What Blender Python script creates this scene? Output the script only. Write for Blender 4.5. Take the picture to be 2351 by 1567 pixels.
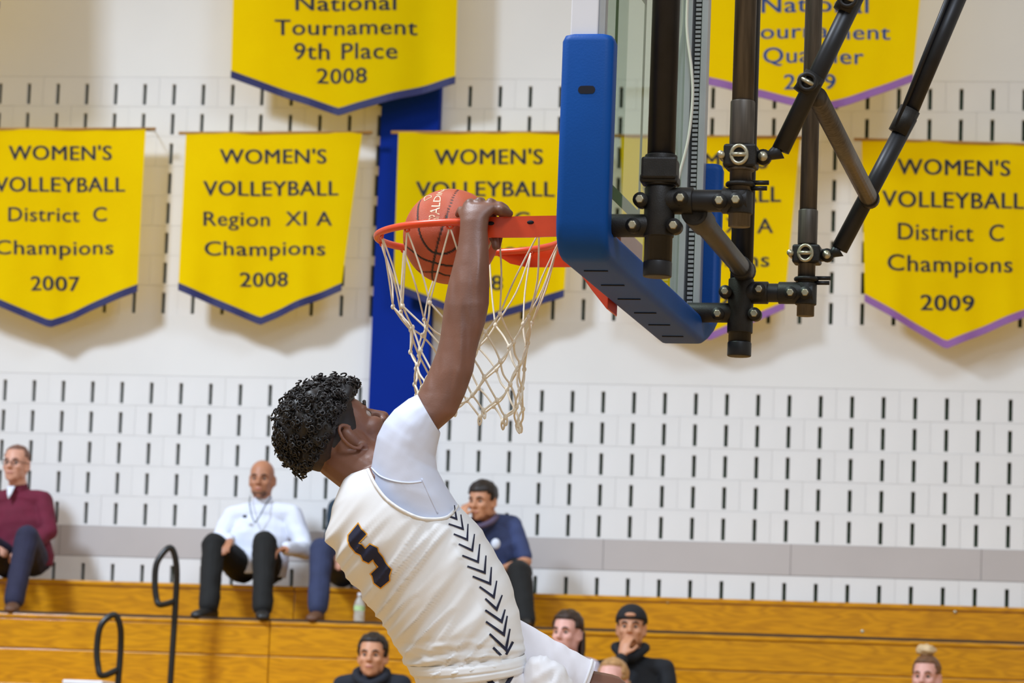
import bpy, bmesh, math, random
from mathutils import Vector, Matrix, noise
from mathutils.bvhtree import BVHTree
random.seed(7)
for o in list(bpy.data.objects): bpy.data.objects.remove(o)
SC = bpy.context.scene
COL = SC.collection

# ------------------------------------------------------------------ camera
FPX, CAMH = 8000.0, 1.64
YAW, PITCH, ROLL = math.radians(-9.2339), math.radians(7.4), math.radians(2.2046)
WY, WX0, WZ0 = 22.4786, -7.0992, 4.2791          # wall plane, first slot column, top of the reference slot row
_f = Vector((math.sin(YAW)*math.cos(PITCH), math.cos(YAW)*math.cos(PITCH), math.sin(PITCH)))
_r0 = Vector((math.cos(YAW), -math.sin(YAW), 0)); _u0 = _r0.cross(_f)
CR = _r0*math.cos(ROLL) + _u0*math.sin(ROLL)
CU = -_r0*math.sin(ROLL) + _u0*math.cos(ROLL)
CF = _f
CAM = Vector((0, 0, CAMH))
def ray(px, py): return CF + CR*((px-1175.5)/FPX) - CU*((py-783.5)/FPX)
def at(px, py, Y):
    d = ray(px, py); return CAM + d*(Y/d.y)
def atZ(px, py, Z):
    d = ray(px, py); return CAM + d*((Z-CAMH)/d.z)
def proj(P):
    d = Vector(P)-CAM; z = d.dot(CF)
    return (1175.5+FPX*d.dot(CR)/z, 783.5-FPX*d.dot(CU)/z)
cd = bpy.data.cameras.new('camera'); cam = bpy.data.objects.new('camera', cd); COL.objects.link(cam)
cd.sensor_width = 36; cd.lens = FPX/2351*36; cd.clip_start = 0.5; cd.clip_end = 200
cam.matrix_world = Matrix(((CR.x, CU.x, -CF.x, CAM.x), (CR.y, CU.y, -CF.y, CAM.y), (CR.z, CU.z, -CF.z, CAM.z), (0, 0, 0, 1)))
cd.dof.use_dof = True; cd.dof.focus_distance = 8.75; cd.dof.aperture_fstop = 8.5
SC.camera = cam
# ------------------------------------------------------------------ world, lights, exposure
SC.view_settings.view_transform = 'Standard'; SC.view_settings.look = 'None'
SC.view_settings.gamma = 1.0; SC.view_settings.use_curve_mapping = False
SC.view_settings.exposure = 0.0
W = bpy.data.worlds.new('gym_air'); SC.world = W; W.use_nodes = True
bgn = W.node_tree.nodes['Background']; bgn.inputs[0].default_value = (1.0, 0.94, 0.82, 1); bgn.inputs[1].default_value = 0.52
def area(name, loc, target, size, power, color=(1, 0.98, 0.95), sy=None, spread=180):
    l = bpy.data.lights.new(name, 'AREA'); l.energy = power; l.color = color
    l.spread = math.radians(spread); l.shape = 'RECTANGLE'; l.size = size; l.size_y = sy or size
    o = bpy.data.objects.new(name, l); COL.objects.link(o); o.location = loc
    o.rotation_euler = (Vector(target)-Vector(loc)).to_track_quat('-Z', 'Y').to_euler()
    return o
area('ceiling_light_wall', (-10.8, 13.0, 11.6), (-4.0, 22.4, 0.2), 1.7, 206, (0.76, 0.90, 1.09), spread=62)
area('ceiling_light_court', (-5.5, 7.6, 10.4), (-1.6, 8.5, 2.6), 2.2, 420, (0.84, 0.93, 1.05), spread=130)
area('ceiling_light_near', (0.6, 2.6, 9.6), (-1.4, 8.5, 2.4), 2.4, 132, (0.78, 0.91, 1.09), spread=110)
area('ceiling_light_far', (0.5, 14.5, 10.6), (-2.0, 20.5, 1.0), 2.2, 110, (0.70, 0.88, 1.10), spread=110)

# ------------------------------------------------------------------ materials
def mat(name, col, rough=0.6, metal=0.0, var=0.08, scale=6.0, bump=0.0, bscale=None, spec=0.5, sss=0.0, stretch=None, translucent=None, coat=0.0):
    m = bpy.data.materials.new(name); m.use_nodes = True; nt = m.node_tree; N = nt.nodes; L = nt.links
    b = N['Principled BSDF']; out = N['Material Output']
    b.inputs['Roughness'].default_value = rough; b.inputs['Metallic'].default_value = metal
    b.inputs['Specular IOR Level'].default_value = spec
    if coat: b.inputs['Coat Weight'].default_value = coat; b.inputs['Coat Roughness'].default_value = 0.25
    if sss:
        b.inputs['Subsurface Weight'].default_value = sss; b.inputs['Subsurface Radius'].default_value = (0.012, 0.005, 0.003)
        b.inputs['Subsurface Scale'].default_value = 0.5
    tc = N.new('ShaderNodeTexCoord'); mp = N.new('ShaderNodeMapping'); L.new(tc.outputs['Object'], mp.inputs['Vector'])
    if stretch: mp.inputs['Scale'].default_value = stretch
    nz = N.new('ShaderNodeTexNoise'); nz.inputs['Scale'].default_value = scale; nz.inputs['Detail'].default_value = 5
    L.new(mp.outputs['Vector'], nz.inputs['Vector'])
    cr = N.new('ShaderNodeValToRGB'); c = Vector(col[:3])
    lo = c*(1-var); hi = c*(1+var)
    cr.color_ramp.elements[0].position = 0.3; cr.color_ramp.elements[1].position = 0.7
    cr.color_ramp.elements[0].color = (lo[0], lo[1], lo[2], 1); cr.color_ramp.elements[1].color = (min(hi[0], 1), min(hi[1], 1), min(hi[2], 1), 1)
    L.new(nz.outputs['Fac'], cr.inputs['Fac']); L.new(cr.outputs['Color'], b.inputs['Base Color'])
    if bump:
        n2 = N.new('ShaderNodeTexNoise'); n2.inputs['Scale'].default_value = bscale or scale*8; n2.inputs['Detail'].default_value = 3
        L.new(mp.outputs['Vector'], n2.inputs['Vector'])
        bp = N.new('ShaderNodeBump'); bp.inputs['Strength'].default_value = bump; bp.inputs['Distance'].default_value = 0.01
        L.new(n2.outputs['Fac'], bp.inputs['Height']); L.new(bp.outputs['Normal'], b.inputs['Normal'])
    if translucent:
        t = N.new('ShaderNodeBsdfTranslucent'); t.inputs['Color'].default_value = (*translucent[0], 1)
        mx = N.new('ShaderNodeMixShader'); mx.inputs[0].default_value = translucent[1]
        L.new(b.outputs[0], mx.inputs[1]); L.new(t.outputs[0], mx.inputs[2]); L.new(mx.outputs[0], out.inputs['Surface'])
    return m
def srgb(r, g, b):
    f = lambda v: (v/255/12.92) if v/255 <= 0.04045 else ((v/255+0.055)/1.055)**2.4
    return (f(r), f(g), f(b))
M = {}
M['block'] = mat('painted_block', srgb(226, 226, 226), 0.7, var=0.03, scale=3, bump=0.12, bscale=180)
M['slot'] = mat('slot_filler', srgb(52, 66, 48), 0.95, var=0.45, scale=9)
M['plain_wall'] = mat('painted_plain_wall', srgb(226, 226, 225), 0.7, var=0.03, scale=1.4, bump=0.1, bscale=150)
M['taupe'] = mat('taupe_paint', srgb(186, 180, 178), 0.6, var=0.04, scale=2)
M['blue_paint'] = mat('blue_wall_paint', srgb(0, 38, 134), 0.75, spec=0.12, var=0.05, scale=3, bump=0.1, bscale=120)
M['banner'] = mat('yellow_nylon', srgb(255, 222, 0), 0.75, var=0.03, scale=5, spec=0.05, translucent=(srgb(255, 206, 10), 0.40))
M['navy_trim'] = mat('navy_trim', srgb(22, 24, 84), 0.6, var=0.1)
M['purple_trim'] = mat('purple_trim', srgb(138, 88, 152), 0.6, var=0.1)
M['ink_navy'] = mat('navy_print', srgb(14, 24, 40), 0.7, var=0.15, scale=12)
M['ink_blue'] = mat('blue_print', srgb(24, 66, 130), 0.7, var=0.12, scale=12)
M['dowel'] = mat('wood_dowel', srgb(176, 130, 62), 0.5, var=0.1, scale=20)
def wood_mat(name, base, dark):
    m = bpy.data.materials.new(name); m.use_nodes = True; nt = m.node_tree; N = nt.nodes; L = nt.links
    b = N['Principled BSDF']; b.inputs['Roughness'].default_value = 0.38; b.inputs['Coat Weight'].default_value = 0.06; b.inputs['Specular IOR Level'].default_value = 0.3
    tc = N.new('ShaderNodeTexCoord'); oi = N.new('ShaderNodeObjectInfo')
    ad = N.new('ShaderNodeVectorMath'); ad.operation = 'ADD'; sc = N.new('ShaderNodeVectorMath'); sc.operation = 'SCALE'
    cx = N.new('ShaderNodeCombineXYZ'); L.new(oi.outputs['Random'], cx.inputs[0]); L.new(oi.outputs['Random'], cx.inputs[2])
    L.new(cx.outputs[0], sc.inputs[0]); sc.inputs['Scale'].default_value = 37.0
    L.new(tc.outputs['Object'], ad.inputs[0]); L.new(sc.outputs[0], ad.inputs[1])
    mp = N.new('ShaderNodeMapping'); mp.inputs['Scale'].default_value = (1.1, 1, 6.5); L.new(ad.outputs[0], mp.inputs['Vector'])
    nz = N.new('ShaderNodeTexNoise'); nz.inputs['Scale'].default_value = 1.6; nz.inputs['Detail'].default_value = 2; L.new(mp.outputs[0], nz.inputs['Vector'])
    wv = N.new('ShaderNodeMath'); wv.operation = 'MULTIPLY'; wv.inputs[1].default_value = 9.0; L.new(nz.outputs['Fac'], wv.inputs[0])
    fr = N.new('ShaderNodeMath'); fr.operation = 'PINGPONG'; fr.inputs[1].default_value = 0.5; L.new(wv.outputs[0], fr.inputs[0])
    n2 = N.new('ShaderNodeTexNoise'); n2.inputs['Scale'].default_value = 9; n2.inputs['Detail'].default_value = 6; L.new(mp.outputs[0], n2.inputs['Vector'])
    a2 = N.new('ShaderNodeMath'); a2.operation = 'MULTIPLY_ADD'; a2.inputs[1].default_value = 0.6; L.new(n2.outputs['Fac'], a2.inputs[0]); L.new(fr.outputs[0], a2.inputs[2])
    cr = N.new('ShaderNodeValToRGB'); cr.color_ramp.elements[0].position = 0.2; cr.color_ramp.elements[1].position = 0.75
    cr.color_ramp.elements[0].color = (*dark, 1); cr.color_ramp.elements[1].color = (*base, 1)
    L.new(a2.outputs[0], cr.inputs['Fac']); L.new(cr.outputs[0], b.inputs['Base Color'])
    return m
M['oak'] = wood_mat('varnished_oak', srgb(204, 142, 0), srgb(174, 116, 0))
M['floor_wood'] = wood_mat('maple_floor', srgb(205, 165, 105), srgb(180, 138, 82))
M['black_steel'] = mat('black_steel', srgb(26, 26, 30), 0.42, metal=0.3, var=0.2, scale=30)
M['worn_steel'] = mat('worn_black_steel', srgb(86, 80, 74), 0.45, metal=0.55, var=0.35, scale=14, stretch=(6, 6, 0.5))
M['cast'] = mat('cast_clamp', srgb(34, 32, 31), 0.5, metal=0.4, var=0.25, scale=40, bump=0.1)
M['bolt'] = mat('zinc_bolt', srgb(178, 172, 150), 0.35, metal=0.8, var=0.15, scale=60)
M['red_steel'] = mat('red_rim_paint', srgb(226, 66, 16), 0.35, var=0.08, scale=20, coat=0.4)
M['pad'] = mat('blue_pad', srgb(0, 70, 148), 0.5, spec=0.2, var=0.06, scale=8, bump=0.05, bscale=200)
M['pad_under'] = M['pad']
M['pad_slit'] = mat('pad_slit', srgb(10, 12, 30), 0.8)
M['alu'] = mat('aluminium_frame', srgb(176, 180, 184), 0.4, metal=0.55, var=0.06, scale=12)
M['white_frame'] = mat('white_frame_paint', srgb(222, 224, 232), 0.5, var=0.03)
M['black_plastic'] = mat('black_plastic', srgb(24, 25, 28), 0.5, var=0.1)
M['cord_white'] = mat('white_cable', srgb(222, 220, 210), 0.5, var=0.04)
M['net'] = mat('net_cord', srgb(236, 226, 206), 0.85, var=0.08, scale=60)
M['handrail'] = mat('black_handrail', srgb(24, 24, 24), 0.35, var=0.15, scale=20)
def glass_mat():
    m = bpy.data.materials.new('backboard_glass'); m.use_nodes = True; N = m.node_tree.nodes; L = m.node_tree.links
    N.remove(N['Principled BSDF']); out = N['Material Output']
    t = N.new('ShaderNodeBsdfTransparent'); g = N.new('ShaderNodeBsdfGlossy'); g.inputs['Roughness'].default_value = 0.02
    nz = N.new('ShaderNodeTexNoise'); nz.inputs['Scale'].default_value = 2.0
    cr = N.new('ShaderNodeValToRGB'); cr.color_ramp.elements[0].color = (0.80, 0.87, 0.79, 1); cr.color_ramp.elements[1].color = (0.82, 0.89, 0.81, 1)
    L.new(nz.outputs['Fac'], cr.inputs['Fac']); L.new(cr.outputs[0], t.inputs['Color'])
    fr = N.new('ShaderNodeFresnel'); fr.inputs['IOR'].default_value = 1.33; ge = N.new('ShaderNodeNewGeometry'); iv = N.new('ShaderNodeMath'); iv.operation = 'SUBTRACT'; iv.inputs[0].default_value = 1.0; L.new(ge.outputs['Backfacing'], iv.inputs[1]); ml = N.new('ShaderNodeMath'); ml.operation = 'MULTIPLY'; L.new(fr.outputs[0], ml.inputs[0]); L.new(iv.outputs[0], ml.inputs[1])
    mx = N.new('ShaderNodeMixShader'); L.new(ml.outputs[0], mx.inputs[0]); L.new(t.outputs[0], mx.inputs[1]); L.new(g.outputs[0], mx.inputs[2])
    L.new(mx.outputs[0], out.inputs['Surface']); return m
M['glass'] = glass_mat()
def clear_mat():
    m = bpy.data.materials.new('clear_plastic'); m.use_nodes = True; N = m.node_tree.nodes; L = m.node_tree.links
    N.remove(N['Principled BSDF']); out = N['Material Output']
    t = N.new('ShaderNodeBsdfTransparent'); g = N.new('ShaderNodeBsdfPrincipled'); g.inputs['Base Color'].default_value = (0.8, 0.85, 0.82, 1); g.inputs['Roughness'].default_value = 0.2
    nz = N.new('ShaderNodeTexNoise'); nz.inputs['Scale'].default_value = 40
    mr = N.new('ShaderNodeMapRange'); mr.inputs['To Min'].default_value = 0.2; mr.inputs['To Max'].default_value = 0.5; L.new(nz.outputs['Fac'], mr.inputs['Value'])
    mx = N.new('ShaderNodeMixShader'); L.new(mr.outputs[0], mx.inputs[0]); L.new(t.outputs[0], mx.inputs[1]); L.new(g.outputs[0], mx.inputs[2])
    L.new(mx.outputs[0], out.inputs['Surface']); return m
M['clear'] = clear_mat()
M['skin_player'] = mat('player_skin', srgb(120, 80, 63), 0.45, var=0.1, scale=14, bump=0.05, bscale=260, sss=0.08)
M['hair_black'] = mat('black_curls', srgb(26, 21, 21), 0.5, var=0.3, scale=60)
M['jersey'] = mat('ivory_jersey', srgb(232, 233, 236), 0.72, var=0.02, scale=8, bump=0.06, bscale=700)
M['undershirt'] = mat('white_undershirt', srgb(214, 221, 242), 0.62, var=0.02, scale=8, bump=0.03, bscale=500)
M['shorts'] = mat('white_shorts', srgb(232, 232, 238), 0.7, var=0.03, scale=8, bump=0.05, bscale=500)
M['sheer'] = mat('sheer_white_shorts', srgb(226, 224, 232), 0.7, var=0.09, scale=7, bump=0.3, bscale=16, stretch=(1.0, 1.0, 0.35))
M['jersey_navy'] = mat('navy_twill', srgb(16, 20, 52), 0.7, var=0.15, scale=40)
M['jersey_gold'] = mat('gold_twill', srgb(224, 158, 44), 0.7, var=0.08, scale=40)
def fabric(name, c, **k): return mat(name, srgb(*c), 0.85, var=k.get('var', 0.12), scale=k.get('scale', 14), bump=0.15, bscale=90)

# ------------------------------------------------------------------ mesh helpers
def mesh(name, verts, faces, smooth=True):
    me = bpy.data.meshes.new(name); me.from_pydata([tuple(v) for v in verts], [], faces); me.validate(); me.update()
    if smooth: me.shade_smooth()
    return me
def fix_normals(me):
    bm = bmesh.new(); bm.from_mesh(me); bmesh.ops.recalc_face_normals(bm, faces=bm.faces); bm.to_mesh(me); bm.free()
def link(name, me, m=None, parent=None, loc=None):
    o = bpy.data.objects.new(name, me); COL.objects.link(o)
    if m is not None and me is not None and not me.materials: me.materials.append(m)
    if loc is not None: o.location = loc
    if parent is not None:
        o.parent = parent; o.matrix_parent_inverse = Matrix.Translation(parent_origin(parent)).inverted()
    return o
ORG = {}
def parent_origin(p): return ORG.get(p.name, Vector((0, 0, 0)))
def thing(name, label, cat, loc, group=None):
    o = bpy.data.objects.new(name, None); COL.objects.link(o); o.location = loc; o.empty_display_size = 0.05
    ORG[o.name] = Vector(loc); o['label'] = label; o['category'] = cat
    if group: o['group'] = group
    return o
def tag(o, label, cat, group=None):
    o['label'] = label; o['category'] = cat
    if group: o['group'] = group
    return o
def struct(o, label=None, cat='wall'):
    o['kind'] = 'structure'
    if label: o['label'] = label
    return o
class G:
    """collects closed shapes"""
    def __init__(s): s.v = []; s.f = []
    def add(s, vs, fs):
        b = len(s.v); s.v += [Vector(x) for x in vs]; s.f += [[i+b for i in f] for f in fs]; return s
    def box(s, c, h, ax=None):
        ax = ax or (Vector((1, 0, 0)), Vector((0, 1, 0)), Vector((0, 0, 1))); c = Vector(c)
        vs = [c+ax[0]*h[0]*i+ax[1]*h[1]*j+ax[2]*h[2]*k for i in (-1, 1) for j in (-1, 1) for k in (-1, 1)]
        return s.add(vs, [[0, 1, 3, 2], [4, 6, 7, 5], [0, 4, 5, 1], [2, 3, 7, 6], [0, 2, 6, 4], [1, 5, 7, 3]])
    def rings(s, rings, closed=False, caps=True):
        n = len(rings[0]); b = len(s.v); vs = [p for r in rings for p in r]; fs = []
        R = len(rings); rr = R if closed else R-1
        for i in range(rr):
            for j in range(n):
                a = i*n+j; c = i*n+(j+1) % n; d = ((i+1) % R)*n+(j+1) % n; e = ((i+1) % R)*n+j
                fs.append([a, c, d, e])
        if caps and not closed: fs.append(list(range(n))[::-1]); fs.append([(R-1)*n+j for j in range(n)])
        return s.add(vs, fs)
    def tube(s, pts, r, n=10, closed=False):
        pts = [Vector(p) for p in pts]; rs = r if isinstance(r, (list, tuple)) else [r]*len(pts)
        rings = []; prev = None; K = len(pts)
        for i, p in enumerate(pts):
            if closed: t = pts[(i+1) % K]-pts[i-1]
            else: t = pts[min(i+1, K-1)]-pts[max(i-1, 0)]
            t.normalize()
            if prev is None: a = t.orthogonal().normalized()
            else: a = (prev-t*prev.dot(t)); a = a.normalized() if a.length > 1e-6 else t.orthogonal().normalized()
            prev = a; b = t.cross(a)
            rings.append([p+(a*math.cos(2*math.pi*j/n)+b*math.sin(2*math.pi*j/n))*rs[i] for j in range(n)])
        return s.rings(rings, closed)
    def capsule(s, a, b, ra, rb=None, n=14):
        rb = ra if rb is None else rb; a = Vector(a); b = Vector(b); d = b-a
        if d.length < 1e-6: d = Vector((0, 0, 1e-4)); b = a+d
        t = d.normalized(); pts = []; rs = []
        for k in range(4): th = math.pi/2*(k/4); pts.append(a-t*ra*math.cos(th)); rs.append(max(ra*math.sin(th), 1e-4))
        for k in range(5): pts.append(a+d*k/4); rs.append(ra+(rb-ra)*k/4)
        for k in range(1, 5): th = math.pi/2*(1-k/4); pts.append(b+t*rb*math.cos(th)); rs.append(max(rb*math.sin(th), 1e-4))
        q = t.orthogonal().normalized(); w = t.cross(q)
        return s.rings([[p+(q*math.cos(2*math.pi*j/n)+w*math.sin(2*math.pi*j/n))*r for j in range(n)] for p, r in zip(pts, rs)])
    def ell(s, c, ax, n=20, m=12):
        c = Vector(c); A, B, Cc = [Vector(x) for x in ax]; rings = []
        for i in range(m+1):
            th = math.pi*min(max(i/m, 0.012), 0.996)
            rings.append([c+Cc*math.cos(th)+(A*math.cos(2*math.pi*j/n)+B*math.sin(2*math.pi*j/n))*math.sin(th) for j in range(n)])
        return s.rings(rings)
    def ball(s, c, r, n=12, m=8): return s.ell(c, (Vector((r, 0, 0)), Vector((0, r, 0)), Vector((0, 0, r))), n, m)
    def cyl(s, a, b, r, n=16): return s.tube([a, b], r, n)
    def loft(s, secs, n=28, caps=True, power=2.0):
        rings = []
        for c, A, B in secs:
            c = Vector(c); A = Vector(A); B = Vector(B); r = []
            for j in range(n):
                x = math.cos(2*math.pi*j/n); y = math.sin(2*math.pi*j/n)
                e = 2.0/power; x = math.copysign(abs(x)**e, x); y = math.copysign(abs(y)**e, y)
                r.append(c+A*x+B*y)
            rings.append(r)
        return s.rings(rings, caps=caps)
    def obj(s, name, m, parent=None, smooth=True, recalc=True, bevel=0):
        me = mesh(name, s.v, s.f, smooth)
        if recalc: fix_normals(me)
        if smooth: pass
        o = link(name, me, m, parent)
        if bevel:
            b = o.modifiers.new('bevel', 'BEVEL'); b.width = bevel; b.segments = 2; b.limit_method = 'ANGLE'
        return o
    def fused(s, voxel, it=4, fac=0.5):
        me = mesh('tmp', s.v, s.f); fix_normals(me)
        o = bpy.data.objects.new('tmp', me); COL.objects.link(o)
        r = o.modifiers.new('r', 'REMESH'); r.mode = 'VOXEL'; r.voxel_size = voxel; r.use_smooth_shade = True
        if it: q = o.modifiers.new('s', 'SMOOTH'); q.factor = fac; q.iterations = it
        bpy.context.view_layer.update(); dg = bpy.context.evaluated_depsgraph_get()
        out = bpy.data.meshes.new_from_object(o.evaluated_get(dg)); bpy.data.objects.remove(o); bpy.data.meshes.remove(me)
        out.shade_smooth(); return out
def smooth_path(pts, k=6, closed=False):
    pts = [Vector(p) for p in pts]; out = []; n = len(pts)
    for i in range(n if closed else n-1):
        p0 = pts[(i-1) % n] if closed or i > 0 else pts[0]; p1 = pts[i]; p2 = pts[(i+1) % n]; p3 = pts[(i+2) % n] if closed or i+2 < n else pts[-1]
        for j in range(k):
            t = j/k; out.append(0.5*((2*p1)+(p2-p0)*t+(2*p0-5*p1+4*p2-p3)*t*t+(3*p1-p0-3*p2+p3)*t**3))
    if not closed: out.append(pts[-1])
    return out
X, Y, Z = Vector((1, 0, 0)), Vector((0, 1, 0)), Vector((0, 0, 1))

# ------------------------------------------------------------------ the setting: floor, block wall, pilaster
S8 = 0.2032
fl = G().box((-3.5, 11, -0.05), (13, 15, 0.05)).obj('floor', M['floor_wood'], smooth=False); struct(fl, 'varnished maple gym floor')
SLOT_H, SLOT_W, TOPM = 0.143, 0.026, 0.048
def zrow(r): return WZ0 - r*S8 + TOPM            # top of course r
x_lo, x_hi = WX0-7*S8, WX0+40*S8
wb = G()
def slab(zb, zt, front, x0=-16.0, x1=9.0): wb.box(((x0+x1)/2, (front+WY+0.3)/2, (zb+zt)/2), ((x1-x0)/2, (WY+0.3-front)/2, (zt-zb)/2))
slab(zrow(-10), 11.0, WY)                       # plain blocks above
slab(zrow(-2), zrow(-10), WY+0.09)              # behind the upper slotted courses
slab(zrow(0), zrow(-2), WY)                     # plain courses between
slab(zrow(7), zrow(0), WY+0.09)
slab(0.0, zrow(7), WY)
wall = wb.obj('wall_back', M['plain_wall'], smooth=False); struct(wall, 'white painted acoustic block wall')
def block_mesh(name, slotted=True, w=2*S8-0.0012, h=S8-0.0012, dep=0.088):
    xs = [-w/2, -S8/2-SLOT_W/2, -S8/2+SLOT_W/2, S8/2-SLOT_W/2, S8/2+SLOT_W/2, w/2]
    zt = -TOPM+0.0015; zs = [-h, zt-SLOT_H, zt, 0.0]
    v = []; f = []; fm = []
    def V_(x, y, z): v.append((x, y, z)); return len(v)-1
    grid = [[V_(x, 0, z) for x in xs] for z in zs]
    for i in range(3):
        for j in range(5):
            if i == 1 and j in (1, 3):
                a, b, c, d = grid[i][j], grid[i][j+1], grid[i+1][j+1], grid[i+1][j]
                q = [V_(v[k][0], 0.05, v[k][2]) for k in (a, b, c, d)]
                for p0, p1, p2, p3 in ((a, b, q[1], q[0]), (b, c, q[2], q[1]), (c, d, q[3], q[2]), (d, a, q[0], q[3])): f.append((p0, p1, p2, p3)); fm.append(0)
                f.append(tuple(q)); fm.append(1)
            else: f.append((grid[i][j], grid[i][j+1], grid[i+1][j+1], grid[i+1][j])); fm.append(0)
    bb = [V_(-w/2, dep, -h), V_(w/2, dep, -h), V_(w/2, dep, 0), V_(-w/2, dep, 0)]
    cs = [grid[0][0], grid[0][5], grid[3][5], grid[3][0]]
    for k in range(4): f.append((cs[k], bb[k], bb[(k+1) % 4], cs[(k+1) % 4])); fm.append(0)
    f.append(tuple(reversed(bb))); fm.append(0)
    me = mesh(name, v, f, smooth=False); me.materials.append(M['block']); me.materials.append(M['slot'])
    for p, k in zip(me.polygons, fm): p.material_index = k
    return me
bm_block = block_mesh('block')
PX0, PX1 = at(855, 850, WY).x+0.0, at(990, 850, WY).x    # pilaster edges
nblk = 0
for r in list(range(-10, -2))+[0, 1, 2, 3, 4, 6]:
    off = -0.1532 if r < 0 else 0.0
    for i in range(-1, 19):
        x = WX0+off+(2*i+0.5+(r % 2))*S8
        if x-S8 > PX0-0.02 and x+S8 < PX1+0.02: continue
        o = link('block', bm_block, None, wall, (x, WY+random.uniform(-0.0012, 0.0012), zrow(r)-0.0015)); nblk += 1
# taupe ledge course between the slotted courses
tr = thing('trim_1', 'taupe painted smooth course above the top bleacher plank', 'trim', (-3.5, WY, zrow(5))); tr['kind'] = 'structure'; del tr['category']
tx = WX0-2.0
while tx < WX0+38*S8:
    G().box((tx+0.61, WY+0.042, zrow(5)-S8/2), (0.6085, 0.045, S8/2-0.0015)).obj('panel', M['taupe'], tr, smooth=False)
    tx += 1.22
pil = G().box(((PX0+PX1)/2, WY-0.03, 5.5), ((PX1-PX0)/2, 0.06, 5.5)).obj('trim_2', M['blue_paint'], smooth=False, bevel=0.006)
struct(pil, 'blue painted pilaster strip running up the white block wall')

# ------------------------------------------------------------------ bleachers
YA, YB = 21.95, 21.30
zA = at(1300, 1364, YA).z; zD = at(1300, 1446, YB).z; zB2 = at(1300, 1527, YB).z
bl = thing('bleacher', 'varnished golden oak bleacher rows against the block wall', 'bleacher', (-3.5, YB, 0))
seams = [at(-900, 1500, YB).x, at(618, 1500, YB).x, at(2560, 1500, YB).x, at(3600, 1500, YB).x]
def plank(x0, x1, y0, y1, z0, z1, m='oak', bev=0.006):
    o = G().box(((0), 0, 0), ((x1-x0)/2-0.002, (y1-y0)/2, (z1-z0)/2)).obj('plank', M[m], bl, smooth=False, bevel=bev)
    o.location = ((x0+x1)/2, (y0+y1)/2, (z0+z1)/2); return o
h = zA-zD
for a, b in zip(seams[:-1], seams[1:]):
    plank(a, b, YA-0.012, YA+0.012, zD+0.004, zA-0.032)          # riser under the top seat
    plank(a, b, YA-0.024, WY-0.12, zA-0.030, zA)                 # top seat
    plank(a, b, YB-0.02, YA-0.014, zD-0.028, zD)                 # foot deck
    plank(a, b, YB-0.012, YB+0.012, zB2+0.002, zD-0.030)         # two boards of the face below
    plank(a, b, YB-0.010, YB+0.014, zB2-0.235, zB2-0.002)
    zz, yy = zB2-0.237, YB
    for k in range(3):                                           # lower rows running on down
        plank(a, b, yy-0.62, yy-0.014, zz-0.03, zz); plank(a, b, yy-0.62, yy-0.596, zz-0.25, zz-0.032)
        plank(a, b, yy-0.617, yy-0.593, zz-0.48, zz-0.252)
        zz -= 0.482; yy -= 0.606
M['shadow_line_brown'] = mat('shadow_line_brown', srgb(58, 36, 10), 0.6)  # brown strip added along the deck edge for the shadow at the riser's foot
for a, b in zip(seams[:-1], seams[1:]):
    o = G().box((0, 0, 0), ((b-a)/2-0.002, 0.012, 0.008)).obj('shadow_line', M['shadow_line_brown'], bl, smooth=False); o.location = ((a+b)/2, YB-0.006, zD+0.008)
zRow2 = zB2-0.237; zRow3 = zRow2-0.482
# small pale studs of the folding benches
for px, py, YY in ((1980, 1449, YB-0.016), (1533, 1381, YA-0.016), (2193, 1404, YA-0.016)):
    p = at(px, py, YY); G().ell(p, (X*0.012, Y*0.006, Z*0.012), 10, 6).obj('bolt_cap', M['bolt'], bl)
# aisle hand rails
def handrail(label, pts, Yp, zfoot, rad=0.0195):
    P = [at(a, b, Yp) for a, b in pts]; P = [Vector((p.x, Yp, p.z)) for p in P]
    dx = P[-2].x
    base = Vector((P[0].x-0.0, Yp, zfoot))
    for i in range(2, len(P)): P[i].y = Yp - 0.10*min(1, (i-1)/3)*(1 if i < len(P)-1 else 0.1)
    o = thing('handrail', label, 'handrail', base, 'looped aisle handrails')
    G().tube([base]+smooth_path(P, 6), rad, 10).obj('rail_tube', M['handrail'], o)
    G().cyl(base, base+Z*0.012, 0.05).obj('base_plate', M['handrail'], o)
handrail('taller black looped handrail between maroon and white jackets', [(391, 1567), (403, 1384), (408, 1298), (397, 1258), (371, 1291), (365, 1336), (369, 1377), (378, 1390), (398, 1381)], 21.0, zRow2)
handrail('lower black looped handrail nearer the bottom left corner', [(271, 1567), (277, 1486), (279, 1437), (268, 1412), (242, 1437), (233, 1486), (235, 1527), (244, 1552), (269, 1538)], 20.4, zRow3)
p0, p1 = at(143, 1559, 20.7), at(236, 1560, 20.7)
st = G().box(((p0.x+p1.x)/2, 20.86, (zRow2+p0.z)/2+0.001), ((p1.x-p0.x)/2, 0.16, (p0.z-zRow2)/2)).obj('step_block', M['white_frame'], smooth=False, bevel=0.01)
tag(st, 'white topped aisle step beside the lower handrail', 'step')
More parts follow.
